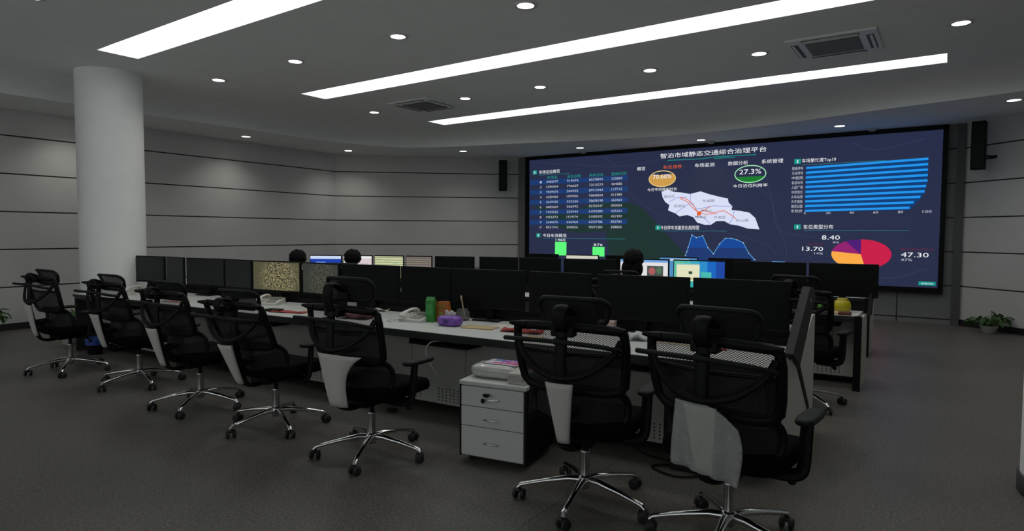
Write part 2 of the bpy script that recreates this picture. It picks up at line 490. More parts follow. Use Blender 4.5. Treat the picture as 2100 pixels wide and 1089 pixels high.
for x, y, l in ((-11.89, 7.58, 'low ring downlight over the left wall, first right of the column'), (-11.85, 10.22, 'low ring downlight by the corner where the left wall turns'),
                (-9.59, 11.78, 'low ring downlight over the diagonal wall, left of the left loudspeaker'), (-6.97, 12.77, 'low ring downlight above the left part of the video wall'),
                (-4.29, 13.08, 'low ring downlight above the middle of the video wall title'), (-1.67, 12.76, 'low ring downlight above the right part of the video wall'),
                (0.72, 11.71, 'low ring downlight at the far right edge of the picture'), (-11.85, 4.6, 'low ring downlight over the left wall, hidden by the column')):
    down(x, y, ZR, l, g2)
for i, (x, y, z) in enumerate(SPOTS):
    ld = bpy.data.lights.new('downlight_beam', 'SPOT'); ring = z < ZC - .1; ld.energy = SPOT_W * (1.25 if ring else 1); ld.spot_size = math.radians(132 if ring else 150); ld.spot_blend = 1.0
    ld.shadow_soft_size = .07; ld.color = (1, .97, .9)
    lo = bpy.data.objects.new('downlight_beam', ld); COL.objects.link(lo); lo.location = (x, y, z - .03)

# ceiling cassettes
M_ac = mat('cassette_plastic', (0.80, 0.82, 0.82), .5)
M_acd = mat('cassette_grille', (0.10, 0.105, 0.105), .6)
def cassette(loc, label):
    t = thing('air_conditioner', label, 'air conditioner', loc, 0, 'ceiling air conditioners')
    MB().box((0, 0, -.015), (.95, .95, .03), bev=.012).build('face_plate', M_ac, t)
    g = MB().box((0, 0, -.034), (.56, .56, .008)).build('grille_frame', M_acd, t)
    s = MB()
    for k in range(18): s.box((0, -.26 + k * .0306, -.041), (.54, .010, .008))
    s.build('grille_slats', mat('cassette_slat', (.22, .225, .225), .5), g)
    for k in range(4):
        R = Matrix.Rotation(k * PI / 2, 4, 'Z')
        f = MB().box((0, .395, -.033), (.60, .075, .006), M=R).build('air_outlet', M_acd, t)
        MB().box((0, .405, -.040), (.58, .030, .008), M=R, bev=.003).build('flap', M_ac, f)
cassette((-1.19, 8.47, ZC), 'larger looking square air conditioner in the ceiling, upper right')
cassette((-7.70, 8.39, ZC), 'small looking square air conditioner in the ceiling, left of centre')

# columns
def column(loc, nm):
    o = struct(MB().lathe([(.42, 0), (.42, 4.2)], n=48).build(nm, M_column, loc=loc))
    b = MB().lathe([(.42, 0), (.435, 0), (.435, .115), (.42, .12)], n=48, cap=False).build('column_skirting', mat('column_skirting', (.05, .052, .052), .4), o)
column((-10.04, 4.25, 0), 'trim_1')
column((0.84, 5.05, 0), 'trim_2')


# ------------------------------------------------------------------ the video wall
_glyph = {}
def text_shapes(s):
    """outline of a line of writing as flat mesh data, scaled to a 1 x 1 box"""
    if s in _glyph: return _glyph[s]
    c = bpy.data.curves.new('writing', 'FONT'); c.body = s; c.resolution_u = 2; c.fill_mode = 'BOTH'
    o = bpy.data.objects.new('writing', c); COL.objects.link(o)
    bpy.context.view_layer.update()
    me = bpy.data.meshes.new_from_object(o.evaluated_get(bpy.context.evaluated_depsgraph_get()))
    vs = [v.co.copy() for v in me.vertices]; fs = [tuple(p.vertices) for p in me.polygons]
    bpy.data.objects.remove(o); bpy.data.curves.remove(c); bpy.data.meshes.remove(me)
    if vs:
        x0 = min(v.x for v in vs); x1 = max(v.x for v in vs); y0 = min(v.y for v in vs); y1 = max(v.y for v in vs)
        vs = [((v.x - x0) / max(x1 - x0, 1e-6), (v.y - y0) / max(y1 - y0, 1e-6)) for v in vs]
    _glyph[s] = (vs, fs); return _glyph[s]

class Gfx:
    """flat graphics on an upright display that faces -y; layer 0 is the panel, every higher layer lies 2 mm in front"""
    def __init__(self, y, step=.003): self.m = MB(); self.mats = []; self.y = y; self.step = step; self.w = 1
    def idx(self, m):
        if m not in self.mats: self.mats.append(m)
        return self.mats.index(m)
    def Y(self, l): return self.y - self.step * l
    def poly(self, pts, m, l=1): self.m.add([(x, self.Y(l), z) for x, z in pts], [tuple(range(len(pts)))], self.idx(m)); return self
    def rect(self, x0, z0, x1, z1, m, l=1): return self.poly([(x0, z0), (x1, z0), (x1, z1), (x0, z1)], m, l)
    def ell(self, cx, cz, rx, rz, m, l=1, a0=0, a1=360, wedge=False, n=40):
        p = [(cx + rx * math.cos(math.radians(a0 + (a1 - a0) * i / n)), cz + rz * math.sin(math.radians(a0 + (a1 - a0) * i / n))) for i in range(n + (0 if a1 - a0 == 360 else 1))]
        if wedge: p = [(cx, cz)] + p
        return self.poly(p, m, l)
    def ring(self, cx, cz, rx, rz, t, m, l=1, n=40):
        vs = []
        for i in range(n):
            a = 2 * PI * i / n
            vs += [(cx + rx * math.cos(a), self.Y(l), cz + rz * math.sin(a)), (cx + (rx - t) * math.cos(a), self.Y(l), cz + (rz - t) * math.sin(a))]
        self.m.add(vs, [(2 * i, 2 * i + 1, (2 * i + 3) % (2 * n), (2 * i + 2) % (2 * n)) for i in range(n)], self.idx(m)); return self
    def line(self, pts, t, m, l=1):
        for (x0, z0), (x1, z1) in zip(pts, pts[1:]):
            d = Vector((x1 - x0, z1 - z0)); L_ = d.length
            if L_ < 1e-6: continue
            n = Vector((-d.y, d.x)) / L_ * t / 2
            self.poly([(x0 + n.x, z0 + n.y), (x0 - n.x, z0 - n.y), (x1 - n.x, z1 - n.y), (x1 + n.x, z1 + n.y)], m, l)
        return self
    def fillpoly(self, pts, m, l=1):
        bm = bmesh.new(); vs = [bm.verts.new((x, self.Y(l), z)) for x, z in pts]
        ed = [bm.edges.new((vs[i], vs[(i + 1) % len(vs)])) for i in range(len(vs))]
        bmesh.ops.triangle_fill(bm, use_beauty=True, edges=ed)
        bm.verts.index_update()
        self.m.add([v.co.copy() for v in bm.verts], [tuple(v.index for v in f.verts) for f in bm.faces], self.idx(m)); bm.free(); return self
    def text(self, s, x0, z0, x1, z1, m, l=3, shear=0.0):
        vs, fs = text_shapes(s)
        self.m.add([(x0 + u * (x1 - x0), self.Y(l), z0 + v * (z1 - z0) + shear * u) for u, v in vs], fs, self.idx(m)); return self
    def build(self, name, parent, label=None):
        o = self.m.build(name, self.mats, parent)
        if label: o['label'] = label
        return o
def G(name, rgb, k=1.0): return glow('light_' + name, lin(rgb), k * SCREEN_L)
g_bg = G('navy', (39, 45, 72)); g_white = G('white', (238, 240, 245)); g_teal = G('teal', (22, 150, 140)); g_band = G('band_blue', (26, 58, 112))
g_dkgreen = G('dark_green', (28, 50, 48)); g_green = G('bar_green', (95, 250, 125)); g_gold = G('gold', (205, 155, 75)); g_goldl = G('pale_gold', (235, 205, 140))
g_forest = G('gauge_green', (25, 120, 45)); g_lime = G('gauge_rim', (170, 240, 190)); g_map = G('map_white', (215, 222, 245)); g_mline = G('map_line', (120, 145, 215))
g_red = G('road_red', (225, 110, 85)); g_ink = G('map_ink', (90, 95, 100)); g_area = G('area_blue', (20, 70, 150)); g_area2 = G('area_low', (28, 56, 112)); g_lineb = G('line_blue', (90, 170, 230))
g_hbar = G('bar_blue', (32, 148, 235)); g_hback = G('bar_back', (10, 60, 118)); g_crim = G('pie_crimson', (200, 28, 72)); g_or = G('pie_orange', (250, 170, 70))
g_mag = G('pie_magenta', (145, 30, 110)); g_pur = G('pie_purple', (78, 24, 118)); g_dimred = G('dim_red', (105, 30, 65)); g_fine = G('faint_line', (50, 58, 88)); g_orange = G('tab_orange', (225, 95, 50))
g_soft = G('soft_white', (190, 195, 210)); g_tline = G('teal_line', (40, 130, 140))
YS = 13.70
vw = thing('video_wall', 'large glowing video wall with dark blue traffic dashboard, charts and a white map', 'screen', (0, 0, 0))
f = MB()
f.box((-4.54, YS - .02, 3.53), (8.98, .12, .08)); f.box((-4.54, YS - .02, .60), (8.98, .12, .10))
f.box((-8.99, YS - .02, 2.1), (.08, .12, 2.9)); f.box((-.09, YS - .02, 2.1), (.08, .12, 2.9))
f.box((-4.54, YS + .012, 2.1), (8.9, .012, 2.92))
f.build('frame', M_black, vw)
g = Gfx(YS); g.rect(-8.95, .65, -.13, 3.49, g_bg, 0)
g.fillpoly([(-8.8, 2.35), (-7.9, 2.1), (-6.75, 2.45), (-6.2, 2.36), (-5.82, 2.21), (-5.28, 1.66), (-4.76, 1.11), (-4.3, .65), (-6.6, .65), (-6.75, 1.67), (-7.6, 1.62), (-8.2, 1.8)], g_dkgreen, 1)
for P in ([(-8.95, 3.45), (-7.6, 3.3), (-6.2, 3.2), (-4.7, 3.42)], [(-6.9, 3.5), (-6.3, 3.0), (-6.1, 2.5), (-5.2, 1.9)], [(-3.2, 3.1), (-3.05, 2.5), (-2.9, 1.9), (-2.7, 1.3), (-2.75, .9)],
          [(-3.3, 2.6), (-3.0, 2.3), (-2.85, 1.7), (-2.2, 1.55)], [(-1.6, 3.4), (-1.2, 3.2), (-.4, 3.35)], [(-2.4, 1.3), (-1.9, .9), (-.9, .8), (-.3, 1.0)], [(-4.6, 1.8), (-3.2, 1.45), (-2.9, 1.2)], [(-7.9, 1.1), (-6.9, 1.0)]):
    g.line([(p.x, p.z) for p in spline([(x, 0, z) for x, z in P], 6)], .012, g_fine, 2)
g.build('display_panel', vw)
g = Gfx(YS)
g.text('智泊市域静态交通综合治理平台', -5.41, 3.31, -3.13, 3.42, g_white)
g.line([(-5.24, 3.26), (-4.5, 3.245), (-4.13, 3.27), (-3.33, 3.26)], .014, g_teal, 3); g.line([(-4.2, 3.235), (-3.75, 3.235)], .012, g_teal, 3)
g.build('title_writing', vw)
g = Gfx(YS)
for s_, x0, x1, m in (('概览', -5.97, -5.77, g_white), ('车位诱导', -5.34, -4.91, g_orange), ('车场监测', -4.62, -4.19, g_white), ('数据分析', -3.90, -3.49, g_white), ('系统管理', -3.22, -2.80, g_white)):
    g.text(s_, x0, 3.065, x1, 3.15, m)
g.build('tab_writing', vw)
def heading(name, s_, ix, tx0, tx1, zc, xl):
    g = Gfx(YS)
    g.rect(ix, zc - .05, ix + .12, zc + .05, g_teal, 3); g.rect(ix + .05, zc - .03, ix + .07, zc + .03, g_white, 4)
    g.text(s_, tx0, zc - .045, tx1, zc + .045, g_white); g.line([(tx0, zc - .075), (xl, zc - .075)], .008, g_tline, 3)
    g.build(name, vw)
heading('table_heading', '车场泊位概览', -8.84, -8.65, -8.04, 3.17, -7.75)
heading('bar_heading', '今日车流概览', -8.72, -8.53, -7.83, 1.56, -6.25)
heading('map_heading', '今日停车流量变化趋势图', -5.50, -5.38, -4.5, 1.75, -3.9)
heading('ranking_heading', '车场繁忙度Top10', -2.59, -2.45, -1.84, 3.07, -1.0)
heading('pie_heading', '车位类型分布', -2.56, -2.39, -1.85, 1.76, -.6)
g = Gfx(YS)
for k in range(0, 10, 2): g.rect(-8.92, 2.915 - k * .1275 - .06, -6.20, 2.915 - k * .1275 + .06, g_band, 3)
for (x0, x1), s_ in zip(((-8.41, -8.11), (-7.83, -7.44), (-7.21, -6.83), (-6.62, -6.24)), ('车场名', '泊位总数', '剩余泊位', '更新时间')):
    g.text(s_, x0, 2.985, x1, 3.06, g_teal, 4)
rr = random.Random(3)
for k in range(10):
    z = 2.915 - k * .1275
    for (x0, x1), n in zip(((-8.62, -8.57), (-8.43, -8.08), (-7.83, -7.51), (-7.21, -6.84), (-6.62, -6.34)), (1, 7, 6, 8, 6)):
        g.text(''.join(rr.choice('0123456789') for _ in range(n)) if n > 1 else str(k + 1), x0, z - .028, x1, z + .028, g_soft, 4)
g.build('data_table', vw)
g = Gfx(YS)
g.rect(-8.16, 1.06, -7.83, 1.40, g_green, 3); g.rect(-7.10, 1.06, -6.78, 1.29, g_green, 3)
g.text('1460', -8.14, 1.42, -7.86, 1.48, g_white, 4); g.text('876', -7.07, 1.31, -6.83, 1.37, g_white, 4)
g.build('green_bar_chart', vw)
def gauge(name, cx, cz, fill, rim, txt, cap, lvl):
    g = Gfx(YS)
    rx, rz = .32, .185
    g.ell(cx, cz, rx - .01, rz - .01, g_bg, 3)
    a = math.degrees(math.asin(lvl)); g.ell(cx, cz, rx - .02, rz - .012, fill, 4, -180 - a, a)
    g.ring(cx, cz, rx, rz, .018, rim, 5)
    g.text(txt, cx - .22, cz - .02 + .02, cx + .22, cz + .10, g_white, 6)
    g.text(cap, cx - .35, cz - .275, cx + .35, cz - .205, g_white, 4)
    g.build(name, vw)
gauge('gold_gauge', -5.36, 2.855, g_gold, g_goldl, '70.60%', '今日平均停车时长', .52)
gauge('green_gauge', -3.44, 2.865, g_forest, g_lime, '27.3%', '今日泊位利用率', -.30)
g = Gfx(YS)
mp = [(-5.37, 2.56), (-5.23, 2.61), (-5.08, 2.55), (-4.91, 2.53), (-4.71, 2.49), (-4.48, 2.54), (-4.28, 2.47), (-4.03, 2.4), (-3.89, 2.37), (-3.87, 2.28), (-3.79, 2.2), (-3.81, 2.12), (-3.62, 2.1), (-3.44, 2.06), (-3.32, 1.95), (-3.23, 1.71), (-3.47, 1.73), (-3.65, 1.79), (-3.83, 1.82), (-3.96, 1.89), (-4.12, 1.89), (-4.24, 1.81), (-4.37, 1.81), (-4.54, 1.86), (-4.63, 1.98), (-4.77, 2.03), (-4.94, 2.0), (-5.04, 2.07), (-5.21, 2.14), (-5.18, 2.26), (-5.28, 2.33), (-5.34, 2.43)]
g.fillpoly(mp, g_map, 3)
for P in ([(-5.04, 2.07), (-4.85, 2.2), (-4.7, 2.3), (-4.7, 2.49)], [(-5.18, 2.33), (-5.0, 2.42), (-4.78, 2.42)], [(-4.7, 2.3), (-4.55, 2.15), (-4.2, 2.22), (-3.8, 2.2)], [(-3.75, 2.1), (-3.78, 1.95), (-3.85, 1.83)], [(-4.6, 2.0), (-4.4, 1.97), (-4.25, 1.83)]):
    g.line(P, .012, g_mline, 4)
for P in ([(-4.94, 2.43), (-4.77, 2.37), (-4.64, 2.27), (-4.57, 2.14), (-4.52, 2.08), (-4.55, 2.01)], [(-4.94, 2.40), (-4.77, 2.32), (-4.66, 2.2), (-4.52, 2.08)], [(-4.52, 2.08), (-4.41, 2.12), (-4.21, 2.07), (-3.96, 2.11), (-3.77, 1.99), (-3.71, 1.93)], [(-4.52, 2.08), (-4.38, 2.14), (-4.25, 2.21)], [(-4.52, 2.08), (-4.35, 2.04), (-4.1, 2.05)]):
    g.line(P, .016, g_red, 5)
g.ell(-4.50, 2.06, .05, .05, g_orange, 6)
for s_, x, z in (('城北区', -5.18, 2.45), ('西湖区', -4.94, 2.23), ('东城镇', -4.3, 2.33), ('市中心', -4.34, 2.12), ('城南区', -4.46, 1.98), ('开发区', -4.05, 1.97), ('东山镇', -3.58, 1.9)):
    g.text(s_, x - .13, z - .03, x + .13, z + .03, g_ink, 6)
g.build('region_map', vw)
g = Gfx(YS)
ln = [(-4.79, 1.13), (-4.76, 1.21), (-4.73, 1.31), (-4.65, 1.59), (-4.55, 1.53), (-4.41, 1.57), (-4.29, 1.31), (-4.17, 1.18), (-4.04, 1.4), (-3.92, 1.52), (-3.8, 1.52), (-3.68, 1.49), (-3.55, 1.43), (-3.43, 1.21), (-3.31, 1.08)]
g.fillpoly([(-4.86, 1.0)] + ln + [(-3.25, 1.0)], g_area2, 3)
g.fillpoly([(-4.73, 1.31), (-4.65, 1.59), (-4.55, 1.53), (-4.41, 1.57), (-4.29, 1.31)], g_area, 4); g.fillpoly([(-4.10, 1.31), (-4.04, 1.4), (-3.92, 1.52), (-3.8, 1.52), (-3.68, 1.49), (-3.55, 1.43), (-3.485, 1.31)], g_area, 4)
g.line(ln, .012, g_lineb, 5); g.line([(-2.97, 1.045), (-2.72, 1.045)], .016, g_lineb, 5)
for x, z in ln: g.ell(x, z, .014, .012, g_soft, 6, n=8)
g.build('line_chart', vw)
g = Gfx(YS)
ends = (-.34, -.34, -.34, -.34, -.34, -.36, -.38, -.44, -.54, -.60)
g.fillpoly([(-2.37, 2.06)] + [(-2.37, 2.955)] + [(-.34, 3.0), (-.34, 2.56), (-.38, 2.36), (-.44, 2.27), (-.60, 2.07)], g_hback, 3)
for k in range(10):
    zl = 2.93 - k * .0945; zr = 2.985 - k * .0975
    g.poly([(-2.37, zl - .021), (ends[k], zr - .021), (ends[k], zr + .021), (-2.37, zl + .021)], g_hbar, 4)
    g.text(('银泰停车', '万达停车', '中医院', '客运站东', '人民广场', '体育馆北', '火车站西', '大学城南', '湖滨公园', '市政府')[k], -2.63, zl - .032, -2.42, zl + .032, g_soft, 4)
for s_, x, w_ in (('0', -2.37, .03), ('20', -1.95, .08), ('40', -1.54, .08), ('60', -1.14, .08), ('80', -.74, .08), ('100', -.33, .14)): g.text(s_, x - w_ / 2, 2.01, x + w_ / 2, 2.055, g_soft, 5)
g.build('ranking_chart', vw)
g = Gfx(YS)
for a0, a1, m in ((90 - 170, 90, g_crim), (90 - 280, 90 - 170, g_or), (90 - 329, 90 - 280, g_mag), (90 - 360, 90 - 329, g_pur)): g.ell(-1.365, 1.235, .505, .285, m, 4, a0, a1, True)
g.text('8.40', -2.05, 1.51, -1.73, 1.595, g_white); g.text('8%', -1.85, 1.44, -1.74, 1.475, g_soft)
g.text('13.70', -2.40, 1.285, -2.02, 1.365, g_white); g.text('14%', -2.18, 1.215, -2.02, 1.255, g_soft)
g.text('47.30', -.71, 1.20, -.28, 1.285, g_white); g.text('47%', -.71, 1.125, -.53, 1.17, g_soft)
g.text('路外停车场车位', -.72, 1.32, -.20, 1.36, g_dimred); g.text('路内车位', -2.30, 1.40, -2.02, 1.44, g_dimred)
g.rect(-.42, .69, -.16, .76, g_teal, 3); g.text('查看详情', -.38, .71, -.20, .74, g_white, 4)
g.build('pie_chart', vw)

# dark boards left and right of the wall, sensors along its top edge
for nm, x0, x1, m in (('trim_3', -9.27, -9.03, M_led_left), ('trim_4', .08, .20, M_led_dark)):
    struct(MB().box(((x0 + x1) / 2, 13.69, ZR / 2), (x1 - x0, .06, ZR)).build(nm, m))
for x, l in ((-7.25, 'small white sensor dome over the left part of the video wall'), (-4.2, 'small white sensor dome over the middle of the video wall'), (-1.22, 'small white sensor dome over the right part of the video wall')):
    tag(MB().lathe([(.09, 0), (.085, -.02), (.05, -.045), (.01, -.055)], n=20).build('ceiling_sensor', mat('sensor_white', (.45, .45, .45), .5), loc=(x, 13.45, ZR)), l, 'sensor', 'sensor domes over the video wall')

# column loudspeakers
def loudspeaker(loc, rz, h, label, bx):
    t = thing('loudspeaker', label, 'loudspeaker', loc, rz)
    MB().box((0, 0, 0), (.20, .15, h), bev=.02).build('cabinet', M_black, t)
    MB().box((0, -.077, 0), (.17, .008, h - .06), bev=.003).build('grille', M_black2, t)
    b = MB(); b.tube([(0, .06, -h * .2), (bx * .5, .22, -h * .22), (bx, .36, -h * .18)], .018)
    b.tube([(0, .06, -h * .28), (bx * .5, .22, -h * .25), (bx, .36, -h * .2)], .012)
    b.box((bx, .375, -h * .18), (.14, .02, .18), bev=.005); b.build('bracket', M_black, t)
    return t
loudspeaker((.37, 13.12, 3.10), math.radians(-12), .80, 'tall black column loudspeaker on bracket, right of the video wall', .30)
loudspeaker((-9.40, 13.15, 3.08), math.radians(46), .78, 'slim black column loudspeaker left of the video wall', 0)

# ------------------------------------------------------------------ mesh-back office chair (faces +y)
M_net = net_mat('open_net', (0.004, 0.0045, 0.0045), .022, .30)
M_net2 = net_mat('dense_net', (0.0035, 0.004, 0.004), .012, .86)
def back_y(x, z, half=.32):
    zz = (z - .72) / .37
    return -.235 - .075 * zz - .02 * math.sin(zz * PI) + .055 * (x / half) ** 2 * (1 - .8 * max(0, zz - .5))
def make_chair(head=0.0, towel=None, name='office_chair'):
    t = thing(name, '', 'chair')
    # star base
    for k in range(5):
        R = Matrix.Rotation(2 * PI * k / 5, 4, 'Z')
        l = MB().tube([(.03, 0, .135), (.10, 0, .138), (.24, 0, .118), (.34, 0, .098), (.385, 0, .088), (.405, 0, .068)],
                      [(.026, .022), (.025, .020), (.020, .015), (.018, .013), (.019, .014), (.014, .012)], n=12, M=R).build('base_leg', M_chrome, t)
        c = MB(); Rc = R @ Matrix.Translation((.395, 0, 0)) @ Matrix.Rotation(k * 1.3 + .5, 4, 'Z')
        for s in (-1, 1):
            c.lathe([(.004, 0), (.024, 0), (.031, .004), (.031, .019), (.022, .023), (.004, .023)], n=18, M=Rc @ Matrix.Translation((0, s * .013 + (-.0 if s > 0 else 0), .031)) @ Matrix.Rotation(-s * PI / 2, 4, 'X'), cap=False)
        c.tube([(-.022, 0, .05), (0, 0, .062), (.022, 0, .05)], (.02, .008), n=8, M=Rc)
        c.build('caster', M_rubber, l)
    MB().lathe([(.0, .085), (.03, .085), (.033, .10), (.043, .115), (.043, .150), (.034, .162), (.0, .165)], n=24, cap=False).build('base_hub', M_chrome, t)
    g = MB(); g.lathe([(.027, .16), (.027, .295), (.030, .30), (.030, .315), (.02, .32)], n=20); g.build('gas_lift', M_chrome_d, t)
    MB().lathe([(.017, .30), (.017, .42)], n=16).build('lift_rod', M_black2, t)
    m = MB().box((0, -.02, .415), (.20, .30, .06), bev=.015)
    m.tube([(.10, .05, .405), (.19, .07, .395), (.27, .075, .375)], .006, n=8); m.ball((.285, .078, .365), (.022, .022, .016), nu=10, nv=8)
    m.tube([(-.10, .02, .405), (-.21, .03, .40)], .006, n=8)
    m.build('tilt_mechanism', M_black, t)
    # seat
    def seat(d):
        return 1
    s = MB()
    def st(u, v):
        a = 2 * PI * u
        e = .32
        ca, sa = math.cos(a), math.sin(a)
        x = .315 * math.copysign(abs(ca) ** e, ca); y = .06 + .285 * math.copysign(abs(sa) ** e, sa)
        prof = ((0.0, .0), (.86, .0), (.97, .015), (1.0, .04), (.99, .075), (.94, .098), (.78, .106), (.0, .098))
        q = v * (len(prof) - 1); i = min(int(q), len(prof) - 2); fr = q - i
        rr_ = prof[i][0] * (1 - fr) + prof[i + 1][0] * fr; zz = prof[i][1] * (1 - fr) + prof[i + 1][1] * fr
        yy = .06 + (y - .06) * rr_
        drop = max(0, (yy - .22) / .12) ** 2 * .022
        return (x * rr_, yy, .435 + zz - drop + .012 * (abs(x * rr_) / .27) ** 2)
    s.grid(st, 40, 14)
    s.build('seat', M_fabric, t)
    # spine and its pale cover
    sp = [(0, -.10, .405), (0, -.20, .39), (0, -.285, .41), (0, -.325, .48), (0, -.350, .60), (0, -.375, .72), (0, -.39, .84), (0, -.385, .96), (0, -.375, 1.05), (0, -.37, 1.10)]
    MB().tube(spline(sp, 3), [(.055 - .02 * min(1, i / 20), .016) for i in range(28)], n=10, up=(0, 1, 0)).build('spine', M_black, t)
    c = MB()
    def cov(u, v):
        z = .455 + v * .345; hw = .036 + .044 * v ** 1.1
        x = (u - .5) * 2 * hw
        return (x, -.350 - .075 * v ** .8 + .014 * (abs(u - .5) * 2) ** 2.5, z)
    c.grid(cov, 10, 10, thick=(0, .012, 0)); c.build('spine_cover', M_cover, t, label='pale grey cover plate on the spine')
    # back frame
    out = []
    W0 = lambda z: .300 - .012 * ((1.09 - z) / .37) ** 1 - .05 * max(0, (.80 - z) / .08) ** 2 * .3
    loop = []
    zt, zb = 1.085, .725
    for i in range(9): x = -.27 + .54 * i / 8; loop.append((x, zt + .012 * math.cos(x / .3 * PI / 2) - .004))
    for p in ((.298, 1.062), (.303, 1.0), (.300, .92), (.295, .84), (.285, .77), (.255, .735)): loop.append(p)
    for i in range(7): x = .20 - .40 * i / 6; loop.append((x, zb - .004))
    for p in ((-.255, .735), (-.285, .77), (-.295, .84), (-.300, .92), (-.303, 1.0), (-.298, 1.062)): loop.append(p)
    loop = [(x * 1.06, z) for x, z in loop]
    fr = MB().tube([(x, back_y(x, z), z) for x, z in loop], (.026, .020), n=10, closed=True, up=(0, 1, 0))
    for s_ in (-1, 1):   # pointed shoulders of the top rail
        fr.tube([(s_ * .25, back_y(.25, 1.085) - .004, 1.088), (s_ * .31, back_y(.31, 1.085) - .02, 1.088), (s_ * .345, back_y(.31, 1.085) - .045, 1.096)], [.022, .018, .008], n=8)
    fr.tube([(-.305, back_y(.285, .945) + .004, .945), (0, back_y(0, .945), .94), (.305, back_y(.285, .945) + .004, .945)], (.012, .012), n=8)
    bf = fr.build('back_frame', M_black, t)
    n1 = MB().grid(lambda u, v: ((u - .5) * .62, back_y((u - .5) * .62, .945 + .135 * v) + .004, .945 + .135 * v), 12, 4)
    n1.build('upper_net', M_net, t)
    n2 = MB().grid(lambda u, v: ((u - .5) * .61, back_y((u - .5) * .61, .73 + .215 * v) + .004, .73 + .215 * v), 12, 6)
    n2.build('lower_net', M_net2, t)
    # U-shaped brace from the spine to the upper sides, coat bar
    br = MB().tube(spline([(-.305, back_y(.30, 1.03) - .01, 1.03), (-.265, -.32, .95), (-.16, -.37, .865), (-.05, -.395, .83), (.05, -.395, .83), (.16, -.37, .865), (.265, -.32, .95), (.305, back_y(.30, 1.03) - .01, 1.03)], 4), (.020, .013), n=8, up=(0, 1, 0))
    br.build('back_brace', M_black, t)
    MB().tube(spline([(-.335, -.385, 1.018), (-.32, -.405, 1.022), (-.24, -.425, 1.026), (0, -.435, 1.028), (.22, -.425, 1.020), (.29, -.39, 1.005), (.315, -.32, .985)], 4), [(.013, .013)] * 25, n=10).build('coat_bar', M_black2, t)
    MB().box((0, -.405, 1.028), (.05, .06, .035), bev=.008).build('coat_bar_clamp', M_black, t)
    # lumbar loop
    def lum(x, z): return -.215 + .02 - .03 * math.sin((z - .5) / .24 * PI) * 0 + .10 * (x / .27) ** 2 - .02
    ll = [(x, z) for x, z in [(p[0], p[1] + .615) for p in rrect(.58, .235, .10, 6)]]
    lf = MB().tube([(x, lum(x, z), z) for x, z in ll], (.022, .014), n=10, closed=True, up=(0, 1, 0))
    lf.tube([(0, -.34, .60), (0, lum(0, .6) - .01, .61)], (.05, .03), n=10)
    lf.build('lumbar_frame', M_black, t)
    MB().grid(lambda u, v: ((u - .5) * .54, lum((u - .5) * .54, .615) + .006, .515 + .20 * v), 12, 6).build('lumbar_net', M_net2, t)
    # headrest
    hz = 1.165 + head
    hp = [(x, z) for x, z in [(p[0], p[1]) for p in rrect(.42, .150, .055, 5)]]
    def hy(x, z): return -.275 + .075 * (x / .2) ** 2 - .25 * z
    MB().tube([(x * (1.0 if z > 0 else .93), hy(x, z), hz + z) for x, z in hp], (.013, .015), n=8, closed=True, up=(0, 1, 0)).build('headrest_frame', M_black2, t)
    MB().grid(lambda u, v: ((u - .5) * .39 * (1 if v > .5 else .94), hy((u - .5) * .39, (v - .5) * .135) + .004, hz + (v - .5) * .135), 10, 4).build('headrest_net', M_net2, t)
    hb = MB().tube(spline([(0, -.37, 1.07), (0, -.40, 1.11 + head * .6), (0, -.405, hz + .02), (0, -.365, hz + .045), (0, hy(0, 0) - .002, hz - .005)], 4), (.042, .012), n=8, up=(0, 1, 0))
    hb.box((0, -.345, 1.07), (.13, .07, .05), bev=.01); hb.box((0, hy(0, -.05) - .006, hz - .045), (.11, .02, .05), bev=.006)
    hb.build('headrest_bracket', M_black, t)
    # armrests
    for s_ in (-1, 1):
        a = MB().tube(spline([(s_ * .15, .0, .425), (s_ * .27, .01, .42), (s_ * .335, .02, .435), (s_ * .352, .03, .48), (s_ * .355, .04, .58), (s_ * .358, .05, .69)], 4), [(.035, .018)] * 21, n=10, up=(1, 0, 0))
        a.lathe([(.004, 0), (.011, 0), (.011, .016), (.004, .018)], n=10, M=Matrix.Translation((s_ * .37, .03, .56)) @ Matrix.Rotation(s_ * PI / 2, 4, 'Y'), cap=False)
        ar = a.build('armrest', M_black, t)
        p = MB()
        def pad(u, v):
            q = 2 * PI * u; ca, sa = math.cos(q), math.sin(q)
            x = .047 * math.copysign(abs(ca) ** .6, ca); y = .150 * math.copysign(abs(sa) ** .45, sa)
            pr = ((0, 0), (.9, 0), (1, .012), (.95, .026), (.7, .030), (0, .031)); qq = v * 5; i = min(int(qq), 4); f_ = qq - i
            r_ = pr[i][0] * (1 - f_) + pr[i + 1][0] * f_; z_ = pr[i][1] * (1 - f_) + pr[i + 1][1] * f_
            return (s_ * .36 + x * r_, .09 + y * r_, .69 + z_)
        p.grid(pad, 24, 5); p.build('arm_pad', M_black2, ar)
    return t
def recline(chair, deg):
    """tip the back of the chair backwards about its hinge under the seat"""
    P_ = Matrix.Translation((0, -.18, .42))
    for c in chair.children:
        if c.name.split('_')[0] in ('back', 'spine', 'upper', 'lower', 'headrest', 'coat', 'lumbar'):
            c.matrix_basis = P_ @ Matrix.Rotation(math.radians(deg), 4, 'X') @ P_.inverted()
def spin(chair, deg):
    """turn the star base against the seat"""
    a = math.radians(deg)
    for c in chair.children:
        if c.name.startswith('base_'): c.rotation_euler = (0, 0, a)
ch_hi = make_chair(0.0)          # head support at middle height
g_row = 'mesh office chairs along the front desk'
